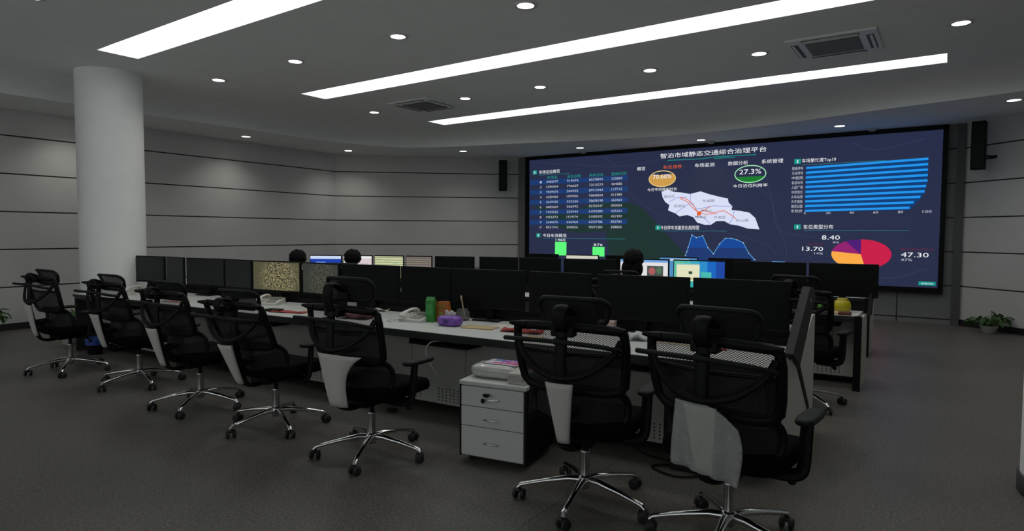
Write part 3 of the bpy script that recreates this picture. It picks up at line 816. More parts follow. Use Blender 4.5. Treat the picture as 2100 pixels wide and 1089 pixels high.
CH = [(-8.25, 3.01, 4, 40, -.07, 'black mesh office chair farthest left in the front row'),
      (-6.97, 3.17, 4, 63, -.07, 'second black mesh chair from the left, in front of the round column'),
      (-5.60, 3.07, 4, 19, -.065, 'third black mesh chair from the left, left of the white phone'),
      (-4.53, 3.12, 6, 52, -.06, 'fourth black mesh chair from the left, by the screen with the swirling picture'),
      (-3.38, 3.11, 4, 13, .05, 'black mesh chair with raised headrest, left of the white drawer unit'),
      (-1.74, 3.29, 7, -7, .0, 'black mesh chair right in front of the white drawer unit'),
      (-.895, 3.29, -5, 56, .0, 'nearest black mesh chair, with a white cloth on its back')]
variants = {0.0: ch_hi}
used_c = set()
def get_chair(head):
    if head not in variants: variants[head] = make_chair(head)
    v = variants[head]
    if head in used_c: return copy_tree(v)
    used_c.add(head); return v
for x, y, yaw, sp_, hd, lab in CH:
    c = get_chair(hd)
    c.location = (x, y, 0); c.rotation_euler = (0, 0, math.radians(yaw)); c['label'] = lab; c['group'] = g_row
    spin(c, sp_ - yaw); recline(c, {-4.53: 11, -5.60: 5, -6.97: 4}.get(x, 0))
g_row2 = 'mesh office chairs along the second desk'
for x, y, yaw, sp_, hd, lab in [(-1.12, 6.42, -6, 35, -.02, 'black mesh chair at the right end of the second desk, seen past the end panel'),
                                (-2.99, 6.62, 4, 10, -.05, 'black chair under the person in front of the blue and teal screen'),
                                (-6.72, 5.78, 30, 10, -.05, 'black chair under the person whose hair covers part of the far left screens'),
                                (-7.42, 5.36, 32, 10, -.05, 'black chair under the leftmost person')]:
    c = get_chair(hd)
    c.location = (x, y, 0); c.rotation_euler = (0, 0, math.radians(yaw)); c['label'] = lab; c['group'] = g_row2
    spin(c, sp_); recline(c, 0)

# cloth hanging over the spine of the nearest chair
def chair_space(i): 
    x, y, yaw = CH[i][:3]
    return Matrix.Translation((x, y, 0)) @ Matrix.Rotation(math.radians(yaw), 4, 'Z')
def cl(u, v):
    x = (-.150 + .03 * v) + u * (.30 + .03 * (1 - v)) + .022 * math.sin(PI * v) * u
    z = .495 + v * .32 - (.045 * u * (1 - v)) - .095 * max(0, u - .55) ** 1.6 * 3.6 * v ** 2
    return (x, -.372 - .062 * v ** .8 - .010 * math.sin(u * 21 + v * 1.5) * (1.1 - v) - .012 * (1 - v) + .03 * (abs(u - .5) * 2) ** 2 * v, z)
tag(MB().grid(cl, 36, 14, thick=(0, .004, 0)).build('cloth', M_cloth, loc=None), 'white cloth draped over the spine of the nearest chair', 'cloth').matrix_world = chair_space(6)
def cl2(u, v):
    z = .435 + v * .37; hw = .085 + .03 * v
    x = (u - .5) * 2 * hw + .02 + .17 * max(0, u - .55) * 2.2 * v ** 4
    return (x, -.362 - .078 * v ** .8 + .03 * (abs(u - .5) * 2) ** 2 - .006 * math.sin(u * 9), z)
tag(MB().grid(cl2, 24, 10, thick=(0, .004, 0)).build('paper_sheet', M_cover), 'pale flared sheet over the spine of the chair left of the drawer unit', 'sheet').matrix_world = chair_space(4)

# ------------------------------------------------------------------ long console desks
ZT = .77
def poly_at(line, s):
    """point and left-hand normal (towards the video wall) at x = s on the front edge line"""
    for (x0, y0), (x1, y1) in zip(line, line[1:]):
        if x0 <= s <= x1 or (x1, y1) == line[-1]:
            k = (s - x0) / (x1 - x0); return y0 + k * (y1 - y0), math.atan2(y1 - y0, x1 - x0)
ROW1 = [(-9.58, 3.54), (-.90, 4.06)]
ROW2 = [(-8.20, 5.62), (-7.0, 6.22), (-5.2, 6.80), (-3.2, 7.10), (-.74, 7.25)]
ROW3 = [(-8.0, 9.05), (-4.4, 9.30), (-.86, 9.42)]
def offset_line(line, d):
    out = []
    for i, (x, y) in enumerate(line):
        x0, y0 = line[max(i - 1, 0)]; x1, y1 = line[min(i + 1, len(line) - 1)]
        a = math.atan2(y1 - y0, x1 - x0)
        out.append((x - math.sin(a) * d if 0 < i < len(line) - 1 else x, y + math.cos(a) * d))
    return out
def band(mb, line, d0, d1, z0, z1, mi=0):
    A = offset_line(line, d0); B = offset_line(line, d1)
    for i in range(len(line) - 1):
        mb.prism([(*A[i], z0), (*A[i + 1], z0), (*B[i + 1], z0), (*B[i], z0)], (0, 0, z1 - z0), mi)
def console(line, label, depth, rear, seat_xs, end_hi, name='console_desk', slant=0.0):
    t = thing(name, label, 'desk')
    m = MB(); band(m, line, .012, depth, ZT - .028, ZT); m.build('worktop', M_top, t)
    m = MB(); band(m, line, 0, .014, ZT - .034, ZT - .001); band(m, line, .02, .06, ZT - .065, ZT - .03); m.build('front_edge', M_edge, t)
    m = MB(); band(m, line, .30, .33, .16, ZT - .03)
    band(m, line, .30, .33, .085, .16); m.build('modesty_panel', M_mod, t)
    m = MB(); band(m, line, depth - .03, depth, ZT - .02, .875); band(m, line, depth - .055, depth - .03, ZT, ZT + .06); m.build('cable_rail', M_black, t)
    if rear > depth:
        m = MB(); band(m, line, depth, min(rear, depth + .22), .0, .82); m.build('rear_cabinet', M_edge, t)
    for x in seat_xs:
        y, a = poly_at(line, x)
        R = Matrix.Translation((x, y, 0)) @ Matrix.Rotation(a, 4, 'Z')
        k = MB().box((0, .20, .655), (.62, .30, .018), M=R, bev=.005)
        k.box((-.30, .2, .69), (.02, .28, .07), M=R).box((.30, .2, .69), (.02, .28, .07), M=R)
        k.build('keyboard_tray', M_black, t)
    # end board on the right
    x, y = line[-1]
    e = MB().prism([(x, y + .03 + slant, 0), (x, y + .03, ZT - .03), (x, y + depth, ZT - .03), (x, y + rear - .12, end_hi), (x, y + rear, end_hi), (x, y + rear, 0)], (.035, 0, 0))
    e.build('end_board', M_panel, t)
    q = MB().prism([(x - .02, y - .01 + slant, 0), (x - .02, y - .01, ZT), (x - .02, y + .05, ZT), (x - .02, y + .05 + slant, 0)], (.065, 0, 0))
    q.build('end_leg', M_black, t)
    x, y = line[0]
    MB().prism([(x, y + .03, 0), (x, y + .03, ZT - .03), (x, y + rear, ZT - .03), (x, y + rear, 0)], (-.03, 0, 0)).build('end_board', M_edge, t)
    return t
def perforated():
    m = bpy.data.materials.new('perforated_steel')
    nt, N, L, b = nodes_of(m)
    g = N.new('ShaderNodeNewGeometry'); sp = N.new('ShaderNodeSeparateXYZ'); L.new(g.outputs['Position'], sp.inputs[0])
    def mth(op, a, bv=None):
        n = N.new('ShaderNodeMath'); n.operation = op
        for i, v in enumerate((a, bv)):
            if v is None: continue
            if isinstance(v, (int, float)): n.inputs[i].default_value = v
            else: L.new(v, n.inputs[i])
        return n.outputs[0]
    fx = mth('SUBTRACT', mth('FRACT', mth('DIVIDE', mth('ADD', sp.outputs['X'], 40.0), .042)), .5)
    fz = mth('SUBTRACT', mth('FRACT', mth('DIVIDE', sp.outputs['Z'], .026)), .5)
    d = mth('ADD', mth('POWER', mth('MULTIPLY', fx, 1.6), 2), mth('POWER', fz, 2))
    hole = mth('LESS_THAN', d, .075)
    zone = mth('MULTIPLY', mth('LESS_THAN', sp.outputs['Z'], .235), mth('GREATER_THAN', sp.outputs['Z'], .11))
    px = mth('LESS_THAN', mth('FRACT', mth('DIVIDE', mth('ADD', sp.outputs['X'], 40.32), .60)), .72)
    hole = mth('MULTIPLY', mth('MULTIPLY', hole, zone), px)
    jt = mth('LESS_THAN', mth('FRACT', mth('DIVIDE', mth('ADD', sp.outputs['X'], 40.0), .60)), .008)
    hole = mth('MAXIMUM', hole, jt)
    mix = N.new('ShaderNodeMix'); mix.data_type = 'RGBA'; L.new(hole, mix.inputs['Factor'])
    mix.inputs['A'].default_value = (0.36, 0.365, 0.33, 1); mix.inputs['B'].default_value = (.01, .01, .01, 1)
    L.new(mix.outputs['Result'], b.inputs['Base Color']); b.inputs['Roughness'].default_value = .55
    return m
M_mod = perforated()
d1 = console(ROW1, 'long grey-topped console desk in front, with the row of mesh chairs', 1.0, 1.5, (-8.5, -7.2, -5.9, -4.75, -3.5, -1.75), .96, slant=.35)
d2 = console(ROW2, 'second long console desk, between the front desk and the video wall', .62, .66, (-4.2, -3.0, -1.2), ZT - .03)
d3 = console(ROW3, 'farthest console desk, just in front of the video wall', .62, .66, (), ZT - .03)
# leaning shield at the right end of the front desk
e1 = MB().prism([(-.885, 4.52, .80), (-.885, 5.10, 1.215), (-.885, 5.24, 1.20), (-.885, 5.33, 1.12), (-.885, 4.78, .68)], (.055, 0, 0), 0)
e1 = e1.build('end_shield', M_slab, d1)
MB().lathe([(.002, 0), (.014, 0), (.014, .004), (.002, .005)], n=12, M=Matrix.Translation((-.83, 5.12, 1.11)) @ Matrix.Rotation(PI / 2, 4, 'Y'), cap=False).build('screw', M_chrome_d, e1)
MB().prism([(-.866, 4.78, .68), (-.866, 5.33, 1.12), (-.866, 5.36, 1.0), (-.866, 4.93, .66), (-.866, 5.36, .25), (-.866, 5.33, .22), (-.866, 4.86, .64)], (.008, 0, 0)).build('end_seam', M_black, d1)
e2 = MB().prism([(-.70, 7.80, .72), (-.70, 8.0, .98), (-.70, 8.3, 1.12), (-.70, 8.36, 1.08), (-.70, 8.0, .72)], (.03, 0, 0)).build('end_shield', M_black, d2)

# ------------------------------------------------------------------ monitors
def lit(tagname):
    return G(tagname, (255, 255, 255))
def make_monitor(W_=.72, H_=.375):
    t = thing('monitor', '', 'monitor')
    zc = .115 + H_ / 2
    b = MB().box((0, .012, zc), (W_, .028, H_), bev=.006); b.box((0, .04, zc - .02), (W_ * .5, .035, H_ * .5), bev=.012)
    b.box((0, -.004, .115 + .012), (W_ - .01, .006, .02)); b.build('casing', M_black, t)
    MB().box((0, -.004, zc + .006), (W_ - .03, .004, H_ - .04)).build('display', M_off, t)
    s = MB().box((0, .05, .10), (.07, .02, .16), bev=.006); s.box((0, .03, .008), (.26, .17, .014), bev=.006); s.build('stand', M_black, t)
    return t
mon = make_monitor(); mon_used = [False]
def monitor(x, y, rz, label, group, z=ZT, disp=None, gfx=None, sz=1.0, parts=True):
    o = place(mon, mon_used, (x, y, z), rz, label, group)
    o.scale = (sz, 1, 1)
    if disp is not None:
        d = [c for c in o.children if c.name.startswith('display')][0]
        d.data = d.data.copy(); d.data.materials[0] = disp
    if gfx is not None:
        gg = Gfx(-.0065, .0008); gfx(gg); gg.build('picture', o)
    return o
p_swirl = picture_mat('swirl_picture', (lin((40, 42, 28)), lin((96, 92, 66)), lin((165, 152, 112))), 5.5, .9)
p_swirl2 = picture_mat('dim_swirl_picture', (lin((28, 32, 28)), lin((58, 62, 56)), lin((98, 96, 80))), 5.5, .85)
RX = .345; Z0, Z1 = .142, .474
def s_white(g):
    g.rect(-RX, Z0, RX, Z1, G('page', (225, 222, 225)), 0); g.rect(-RX, Z1 - .03, RX, Z1, G('sky_bar', (110, 165, 225)), 1)
    g.rect(.05, .25, .28, .40, G('photo_dark', (70, 80, 75)), 1); g.ell(.12, .33, .05, .05, G('photo_red', (170, 90, 90)), 2, n=10); g.ell(.22, .34, .04, .05, G('photo_green', (80, 110, 85)), 2, n=9)
    for k in range(4): g.rect(-.3, .36 - k * .03, -.05, .37 - k * .03, G('page_ink', (130, 135, 150)), 1)
def s_teal(g):
    cols = [(95, 190, 160), (80, 185, 175), (60, 170, 190), (40, 140, 200), (20, 100, 190), (25, 70, 160)]
    for k, c in enumerate(cols): g.rect(-RX + k * RX / 3, Z0, -RX + (k + 1) * RX / 3, Z1, G('wall_%d' % k, c), 0)
    g.rect(-.31, .22, .01, .43, G('window_cream', (225, 225, 190)), 1); g.rect(-.31, .425, .01, .44, G('window_head', (150, 190, 190)), 2)
    g.rect(-.14, .31, -.09, .345, G('window_dark', (40, 70, 50)), 2); g.rect(-.30, .24, -.04, .26, G('window_sand', (200, 190, 140)), 2)
    g.rect(-.16, Z0, -.09, .22, G('teal_strip', (50, 175, 150)), 1); g.rect(.03, .22, .17, .34, G('teal_window', (70, 185, 175)), 1)
def s_blue(g):
    g.rect(-RX, Z0, RX, Z1, G('deep_blue', (25, 60, 165)), 0); g.rect(-RX, Z1 - .045, RX, Z1, G('pale_top', (200, 215, 240)), 1)
    g.rect(-.22, .37, .0, .385, G('soft_blue', (110, 150, 225)), 1); g.rect(-RX, .2, RX, .28, G('mid_blue', (35, 95, 195)), 1)
def s_pink(g):
    g.rect(-RX, Z0, RX, Z1, G('pink_page', (215, 200, 205)), 0); g.rect(-RX, Z1 - .03, RX, Z1, G('white_bar', (235, 235, 240)), 1)
    for k in range(5): g.rect(-.3, .35 - k * .035, .25, .362 - k * .035, G('pink_ink', (180, 165, 172)), 1)
def s_table(g):
    g.rect(-RX, Z0, RX, Z1, G('yellow_page', (205, 210, 165)), 0)
    for k in range(9): g.rect(-RX, .45 - k * .034, RX, .458 - k * .034, G('olive_line', (95, 100, 75)), 1)
    for k in range(8): g.rect(-.3 + (k % 3) * .2, .428 - k * .034, -.18 + (k % 3) * .2, .438 - k * .034, G('bright_green', (150, 200, 150)), 2)
def s_brown(g):
    g.rect(-RX, Z0, RX, Z1, G('brown_page', (128, 118, 108)), 0)
    for k in range(9): g.rect(-RX, .45 - k * .034, RX, .46 - k * .034, G('brown_line', (75, 70, 68)), 1)
def s_cream(g): g.rect(-RX, Z0, RX, Z1, G('cream', (205, 205, 190)), 0)
def s_skybar(g):
    g.rect(-RX, Z0, RX, Z1, G('sky_page', (80, 140, 195)), 0); g.rect(-.15, Z1 - .05, .2, Z1 - .015, G('sky_white', (190, 205, 220)), 1)
def line_y(line, x): return poly_at(line, x)[0]
R1 = [(-9.43, .80, 12, M_off2, 'leftmost dark monitor on the front desk, before the column'), (-8.71, .50, -12, M_off2, 'narrow dark monitor second from the left on the front desk'),
      (-8.02, .74, 10, M_off2, 'third dark monitor from the left on the front desk'), (-7.33, .58, -8, M_off2, 'dark monitor just left of the swirling yellow picture'),
      (-6.61, .78, 10, p_swirl, 'monitor with a bright swirling yellow-brown picture'), (-5.85, .64, -8, p_swirl2, 'monitor with a dimmer swirling picture, behind a raised headrest'),
      (-5.09, .78, 10, M_off, 'dark monitor right of the dim picture, behind the headrest'), (-4.33, .68, -6, M_off, 'dark monitor standing behind the white desk phone, left of the green carton'),
      (-3.58, .78, 8, M_off, 'dark monitor behind the purple tissue pack'), (-2.82, .63, -6, M_off, 'dark monitor with a pink box at its right foot'),
      (-2.06, .78, 6, M_off, 'dark monitor second from the right on the front desk'), (-1.29, .71, -4, M_off, 'rightmost dark monitor on the front desk, by the end shield')]
for x, w_, yaw, dm, lab in R1:
    monitor(x, line_y(ROW1, x) + .86, math.radians(3.4 + yaw * .5), lab, 'monitors on the front desk', disp=dm, sz=w_ / .72)
R2 = [((-8.139, 6.236), (-7.696, 6.494), s_blue, 'far left lit blue monitor on the second desk'), ((-7.683, 6.502), (-7.278, 6.738), s_pink, 'pale pink lit monitor behind a dark-haired head'),
      ((-7.30, 6.79), (-6.83, 6.96), s_table, 'lit monitor full of pale yellow table rows'), ((-6.798, 6.967), (-6.385, 7.105), s_brown, 'dim brown lit monitor right of the yellow table screen'),
      ((-6.348, 7.117), (-5.742, 7.319), None, 'first dark monitor right of the brown screen on the second desk'), ((-5.72, 7.40), (-5.10, 7.515), None, 'dark monitor of the second desk, left of the video wall frame'),
      ((-5.085, 7.517), (-4.442, 7.614), None, 'dark monitor of the second desk under the first green bar'), ((-4.406, 7.619), (-3.664, 7.73), None, 'dark monitor of the second desk under the second green bar'),
      ((-3.624, 7.769), (-2.943, 7.819), s_white, 'lit monitor with a white page and small photo, half hidden by a person'), ((-2.899, 7.822), (-2.235, 7.872), s_teal, 'lit monitor with blue and teal desktop and cream window'),
      ((-2.16, 7.877), (-1.336, 7.938), None, 'dark monitor right of the teal screen on the second desk'), ((-1.32, 7.939), (-.61, 7.992), None, 'dark monitor at the far right end of the second desk')]
for (x0, y0), (x1, y1), fn, lab in R2:
    W_ = math.hypot(x1 - x0, y1 - y0); cx, cy = (x0 + x1) / 2, (y0 + y1) / 2
    dy = line_y(ROW2, cx) + .45 - cy
    monitor(cx, cy, math.atan2(y1 - y0, x1 - x0), lab, 'monitors on the second desk', disp=M_off, gfx=fn, sz=W_ / .72 * .985, z=ZT - .012 + (.03 if cx > -4 else .01))
for x, fn, lab in ((-6.15, None, 'dark monitor on the farthest desk, left of its cream screen'), (-5.33, s_cream, 'lit cream screen on the farthest desk, under the green bars'), (-4.60, None, 'dark monitor between the two lit screens of the farthest desk'),
                   (-3.62, s_skybar, 'lit sky blue screen on the farthest desk, under the line chart'), (-2.80, None, 'dark monitor on the farthest desk, right of its blue screen')):
    monitor(x, 10.0 - (0 if x > -5 else .12), 0.03, lab, 'monitors on the farthest desk', disp=M_off, gfx=fn, z=ZT - .030, sz=.9)

# ------------------------------------------------------------------ drawer unit and what lies on it
PC = (-2.575, 3.675); PA = math.radians(9.8)
t = thing('drawer_unit', 'white three-drawer unit with black edges, standing at the front desk', 'drawer unit', (PC[0], PC[1], 0), PA)
w_, d_, h_ = .51, .50, .575
m = MB().box((0, 0, .045 + (h_ - .075) / 2), (w_ - .02, d_ - .01, h_ - .075)); m.build('body', mat('unit_side', (.20, .205, .20), .5), t)
for s_ in (-1, 1): MB().box((s_ * (w_ / 2 - .006), 0, .045 + (h_ - .075) / 2), (.014, d_ + .006, h_ - .07)).build('edge_strip', M_black, t)
M_drawer = mat('drawer_front', (.56, .57, .55), .5, noise=.02)
MB().box((0, -.003, h_ - .014), (w_ + .006, d_ + .012, .03), bev=.008).build('top', M_drawer, t)
for k, (z0, z1) in enumerate(((.405, .540), (.265, .400), (.055, .260))):
    f = MB().box((0, -d_ / 2 - .003, (z0 + z1) / 2), (w_ - .035, .018, z1 - z0), bev=.003).build('drawer', M_drawer, t)
    hz = (z0 + z1) / 2 - (.01 if k < 2 else 0); hx = .0
    MB().tube([(hx - .055, -d_ / 2 - .01, hz), (hx - .05, -d_ / 2 - .032, hz), (hx, -d_ / 2 - .036, hz), (hx + .05, -d_ / 2 - .032, hz), (hx + .055, -d_ / 2 - .01, hz)], (.006, .006), n=8).build('handle', M_chrome, f)
    if k == 0:
        MB().lathe([(.003, 0), (.013, 0), (.013, .006), (.003, .008)], n=14, M=Matrix.Translation((-.03, -d_ / 2 - .012, hz + .035)) @ Matrix.Rotation(PI / 2, 4, 'X'), cap=False).build('lock', M_chrome_d, f)
        kk = MB().tube([(-.03, -d_ / 2 - .02, hz + .035), (-.03, -d_ / 2 - .045, hz + .030)], .004, n=6); kk.ball((-.028, -d_ / 2 - .045, hz + .035), (.026, .006, .014), nu=10, nv=6); kk.ball((-.052, -d_ / 2 - .045, hz - .005), (.016, .006, .018), nu=10, nv=6)
        kk.build('key', M_black, f)
for sx in (-1, 1):
    for sy in (-1, 1):
        MB().lathe([(.003, -.010), (.022, -.010), (.022, .010), (.003, .010)], n=14, M=Matrix.Translation((sx * .19, sy * .19, .023)) @ Matrix.Rotation(PI / 2, 4, 'X'), cap=False).box((sx * .19, sy * .19, .04), (.03, .03, .012)).build('caster', M_rubber, t)
def on_unit(x, y, z=.577):
    return (PC[0] + x * math.cos(PA) - y * math.sin(PA), PC[1] + x * math.sin(PA) + y * math.cos(PA), z)
M_film = mat('clear_film', (.50, .50, .48), .12, spec=.8, noise=.05, nscale=14, bump=.5)
t = thing('tissue_pack', 'plastic-wrapped pack of white tissues with pink and purple print on the drawer unit', 'tissue pack', on_unit(-.06, -.04), PA)
b = MB().ball((0, 0, .048), (.185, .125, .048), nu=32, nv=12, fn=lambda d: (1 / max(abs(d.x) ** 4 + abs(d.y) ** 4 + abs(d.z) ** 4, 1e-6) ** .25) * (1 + .02 * math.sin(9 * d.x + 4 * d.y)))
b.build('wrapper', M_film, t)
pm = MB()
def ptop(x0, x1, y0, y1, mi):
    pm.grid(lambda u, v: (x0 + u * (x1 - x0), y0 + v * (y1 - y0), .0985 - .10 * max(0, abs(x0 + u * (x1 - x0)) - .12) - .1 * max(0, abs(y0 + v * (y1 - y0)) - .085)), 4, 4, mi=mi, thick=(0, 0, .002))
ptop(-.09, .165, -.06, .115, 0); pm.v = [(a, b, c + 0) for a, b, c in pm.v]
for a_ in ((-.05, .02, .04, .10, 3), (.02, .08, .02, .09, 1), (.06, .155, -.03, .03, 2), (-.03, .05, -.04, .0, 2), (.09, .15, .05, .10, 1)):
    n0 = len(pm.v); ptop(*a_); pm.v[n0:] = [(a, b, c + .0015) for a, b, c in pm.v[n0:]]
pm.build('printed_label', [mat('label_pale', (.66, .60, .70), .5), mat('label_purple', (.28, .12, .50), .5), mat('label_pink', (.62, .07, .22), .5), mat('label_blue', (.12, .2, .5), .5)], t)
t = thing('box', 'small pale cardboard box with print, beside the tissue pack on the drawer unit', 'box', on_unit(.165, -.14), PA)
MB().box((0, 0, .036), (.14, .15, .072), bev=.004).build('carton', mat('pale_card', (.46, .44, .40), .7), t)
g = MB(); 
for k in range(3): g.box((-.02, -.0765, .05 - k * .015), (.08, .002, .004))
g.box((.045, -.0765, .03), (.012, .002, .03)); g.build('print', mat('box_print', (.30, .26, .24), .7), t)
tag(MB().box((0, 0, .012), (.16, .10, .024), bev=.004).build('small_packet', mat('packet_pink', (.40, .10, .14), .6), loc=on_unit(.10, .12, .579), rz=PA + .3), 'small pink and white packet behind the box on the drawer unit', 'packet')

# ------------------------------------------------------------------ things on the desks
def phone(x, y, rz, label):
    t = thing('desk_phone', label, 'phone', (x, y, ZT), rz, 'white desk phones'); t.scale = (1.3, 1.1, 1.1)
    b = MB().prism([(-.10, -.10, 0), (-.10, .11, 0), (-.10, .11, .062), (-.10, -.10, .022)], (.20, 0, 0)); b.build('base', M_phone, t)
    h = MB().tube([(-.065, -.10, .045), (-.065, -.085, .066), (-.065, -.03, .083), (-.065, .05, .094), (-.065, .10, .088), (-.065, .125, .070)], [(.026, .018), (.026, .016), (.018, .011), (.018, .011), (.026, .016), (.026, .020)], n=10)
    h.build('handset', M_phone, t)
    k = MB()
    for i in range(3):
        for j in range(4):
            yy = -.07 + j * .026; k.box((.0 + i * .03, yy, .022 + (yy + .10) * .19 + .008), (.02, .017, .006))
    k.build('keypad', mat('phone_keys', (.42, .41, .38), .5), t)
    MB().box((.03, .07, .062), (.11, .05, .008), rot=Matrix.Rotation(.19, 3, 'X')).build('display_window', mat('phone_window', (.20, .21, .19), .3), t)
    c = MB().tube(spline([(-.075, -.11, .03), (-.12, -.17, .012), (-.17, -.13, .012), (-.15, -.02, .012), (-.11, .02, .012)], 8), .006, n=6); c.build('coiled_cord', M_phone, t)
ph = [(-8.86, 4.02, .3, 'grey-white desk phone at the far left end of the front desk'), (-6.42, 4.36, .5, 'white desk phone under the swirling picture screen'), (-4.12, 4.36, .15, 'white desk phone left of the green carton')]
for a in ph: phone(*a)
def flat(name, x, y, rz, sx, sy, m, label, cat='paper', h=.004, curl=.0, group=None, z=ZT):
    o = MB().grid(lambda u, v: ((u - .5) * sx, (v - .5) * sy, curl * math.sin(u * 5 + v * 3) ** 2), 6, 6, thick=(0, 0, h)).build(name, m, loc=(x, y, z + .001), rz=rz)
    return tag(o, label, cat, group)
t = thing('carton', 'tall green paper carton on the front desk, beside an orange one', 'carton', (-3.97, 4.40, ZT), .35)
MB().box((0, 0, .105), (.085, .075, .21), bev=.008).build('body', mat('green_card', (.03, .24, .04), .5), t)
MB().box((0, -.039, .12), (.06, .003, .10)).build('front_print', mat('green_print', (.05, .34, .07), .5), t)
MB().prism([(-.04, -.02, .21), (-.04, .02, .21), (-.04, 0, .235)], (.08, 0, 0)).build('flap', mat('green_card', (.03, .24, .04), .5), t)
t = thing('folder_box', 'leaning orange printed cardboard pack right of the green carton', 'carton', (-3.91, 4.47, ZT), .15)
R = Matrix.Rotation(math.radians(9), 3, 'Y')
MB().prism([(-.085, -.03, 0), (.065, -.03, 0), (.10, -.03, .10), (.085, -.03, .195), (-.035, -.03, .185)], (0, .055, 0)).build('body', mat('orange_card', (.42, .13, .02), .6, noise=.3, nscale=40), t)
g = MB(); g.box((.02, -.032, .15), (.09, .003, .012)); g.box((.015, -.032, .125), (.07, .003, .008)); g.ball((.02, -.031, .07), (.03, .003, .03), nu=12, nv=6); g.build('print', mat('green_stamp', (.25, .22, .04), .6), t)
t = thing('tissue_pack', 'soft purple tissue pack with a white tissue sticking out, on the front desk', 'tissue pack', (-3.66, 4.31, ZT), .1)
MB().ball((0, 0, .045), (.115, .065, .045), nu=28, nv=12, fn=lambda d: (1 / max(abs(d.x) ** 4 + abs(d.y) ** 4 + abs(d.z) ** 4, 1e-6) ** .25) * (1 + .03 * math.sin(11 * d.x + 5 * d.z))).build('wrapper', mat('purple_film', (.22, .09, .46), .35, noise=.25, nscale=22), t)
MB().ball((0, -.064, .045), (.035, .004, .022), nu=12, nv=6).build('print', mat('purple_dark', (.08, .03, .25), .4), t)
MB().grid(lambda u, v: ((u - .5) * .11, .01 * math.sin(u * 9), .085 + v * (.045 + .01 * math.sin(u * 12))), 12, 3, thick=(0, .006, 0)).build('tissue', M_paper, t)
t = thing('glass_jar', 'round glass jar with a light brush standing in it, before the dark monitors', 'jar', (-3.80, 4.66, ZT), 0)
M_glass = mat('jar_glass', (.55, .58, .54), .06, trans=.85, spec=.5)
MB().lathe([(.04, 0), (.068, .01), (.075, .04), (.066, .08), (.05, .098), (.054, .108), (.050, .108), (.046, .098), (.062, .078), (.071, .04), (.064, .013), (.0, .006)], n=28, cap=False).build('bowl', M_glass, t)
MB().tube([(.03, 0, .02), (-.02, .01, .20)], (.006, .006), n=8).ball((-.026, .012, .215), (.010, .010, .022), nu=10, nv=6).build('brush', mat('brush_wood', (.55, .45, .28), .6), t)
gp = 'papers and envelopes lying on the front desk'
flat('paper_stack', -3.36, 4.36, .2, .30, .16, M_brownp, 'brown envelope right of the purple tissue pack', group=gp, h=.008)
flat('paper_stack', -3.20, 4.55, -.1, .34, .22, M_paper, 'pale sheets behind the brown envelope on the front desk', group=gp)
flat('folded_cloth', -2.92, 4.38, .1, .36, .13, M_red, 'crumpled red fabric seen through the chair before the drawer unit', 'cloth', .012, .02)
flat('folded_cloth', -2.70, 4.20, -.2, .16, .10, M_brownp, 'yellow-brown slip at the desk edge above the drawer unit', 'paper', .006)
flat('folded_cloth', -4.72, 4.16, .2, .34, .20, mat('maroon_cloth', (.10, .02, .025), .8), 'dark red crumpled cloth behind the chair with the raised headrest', 'cloth', .02, .03)
flat('paper_stack', -5.62, 4.04, .3, .40, .12, M_red, 'red and white papers right of the fourth chair', group=gp, curl=.01)
flat('mouse_pad', -5.86, 4.02, .2, .18, .12, M_black, 'small black pouch beside the red papers', 'pouch', .02)
flat('paper_stack', -7.55, 3.86, .1, .30, .16, mat('pink_paper', (.35, .16, .15), .7), 'dull pink papers seen through the third chair', group=gp)
flat('paper_stack', -5.02, 4.70, .1, .30, .12, M_paper, 'loose white papers before the dark monitor behind the raised headrest', group=gp, curl=.02)
flat('plastic_bag', -1.95, 4.60, .5, .20, .12, mat('crumpled_white', (.55, .57, .58), .4), 'crumpled white plastic bag between the two nearest chairs', 'bag', .02, .045)
flat('paper_stack', -1.66, 4.62, .1, .34, .12, mat('cream_paper', (.55, .47, .34), .8), 'cream papers at the foot of the monitor second from right', group=gp)
flat('paper_stack', -1.10, 4.66, .0, .40, .14, M_paper, 'white sheet below the rightmost monitor of the front desk', group=gp)
flat('pen', -1.33, 4.52, .6, .12, .02, M_red, 'small red pen case above the nearest headrest', 'pen case', .012)
t = thing('box', 'small pink and white box at the foot of the monitors, between the two nearest chairs', 'box', (-2.31, 4.74, ZT), .15)
MB().box((0, 0, .05), (.13, .09, .10), bev=.004).build('carton', mat('pinkish_card', (.52, .36, .33), .6), t)
MB().box((0, 0, .104), (.135, .095, .012), bev=.003).build('lid', mat('pinkish_lid', (.60, .46, .42), .6), t)
t = thing('notebook_pc_box', 'small grey card standing at the desk back behind the raised headrest', 'card', (-5.36, 4.66, ZT), .1)
MB().box((0, 0, .07), (.12, .02, .14)).build('card', mat('grey_card', (.40, .40, .38), .7), t)
bpy.data.objects[t.name].name = 'standing_card'
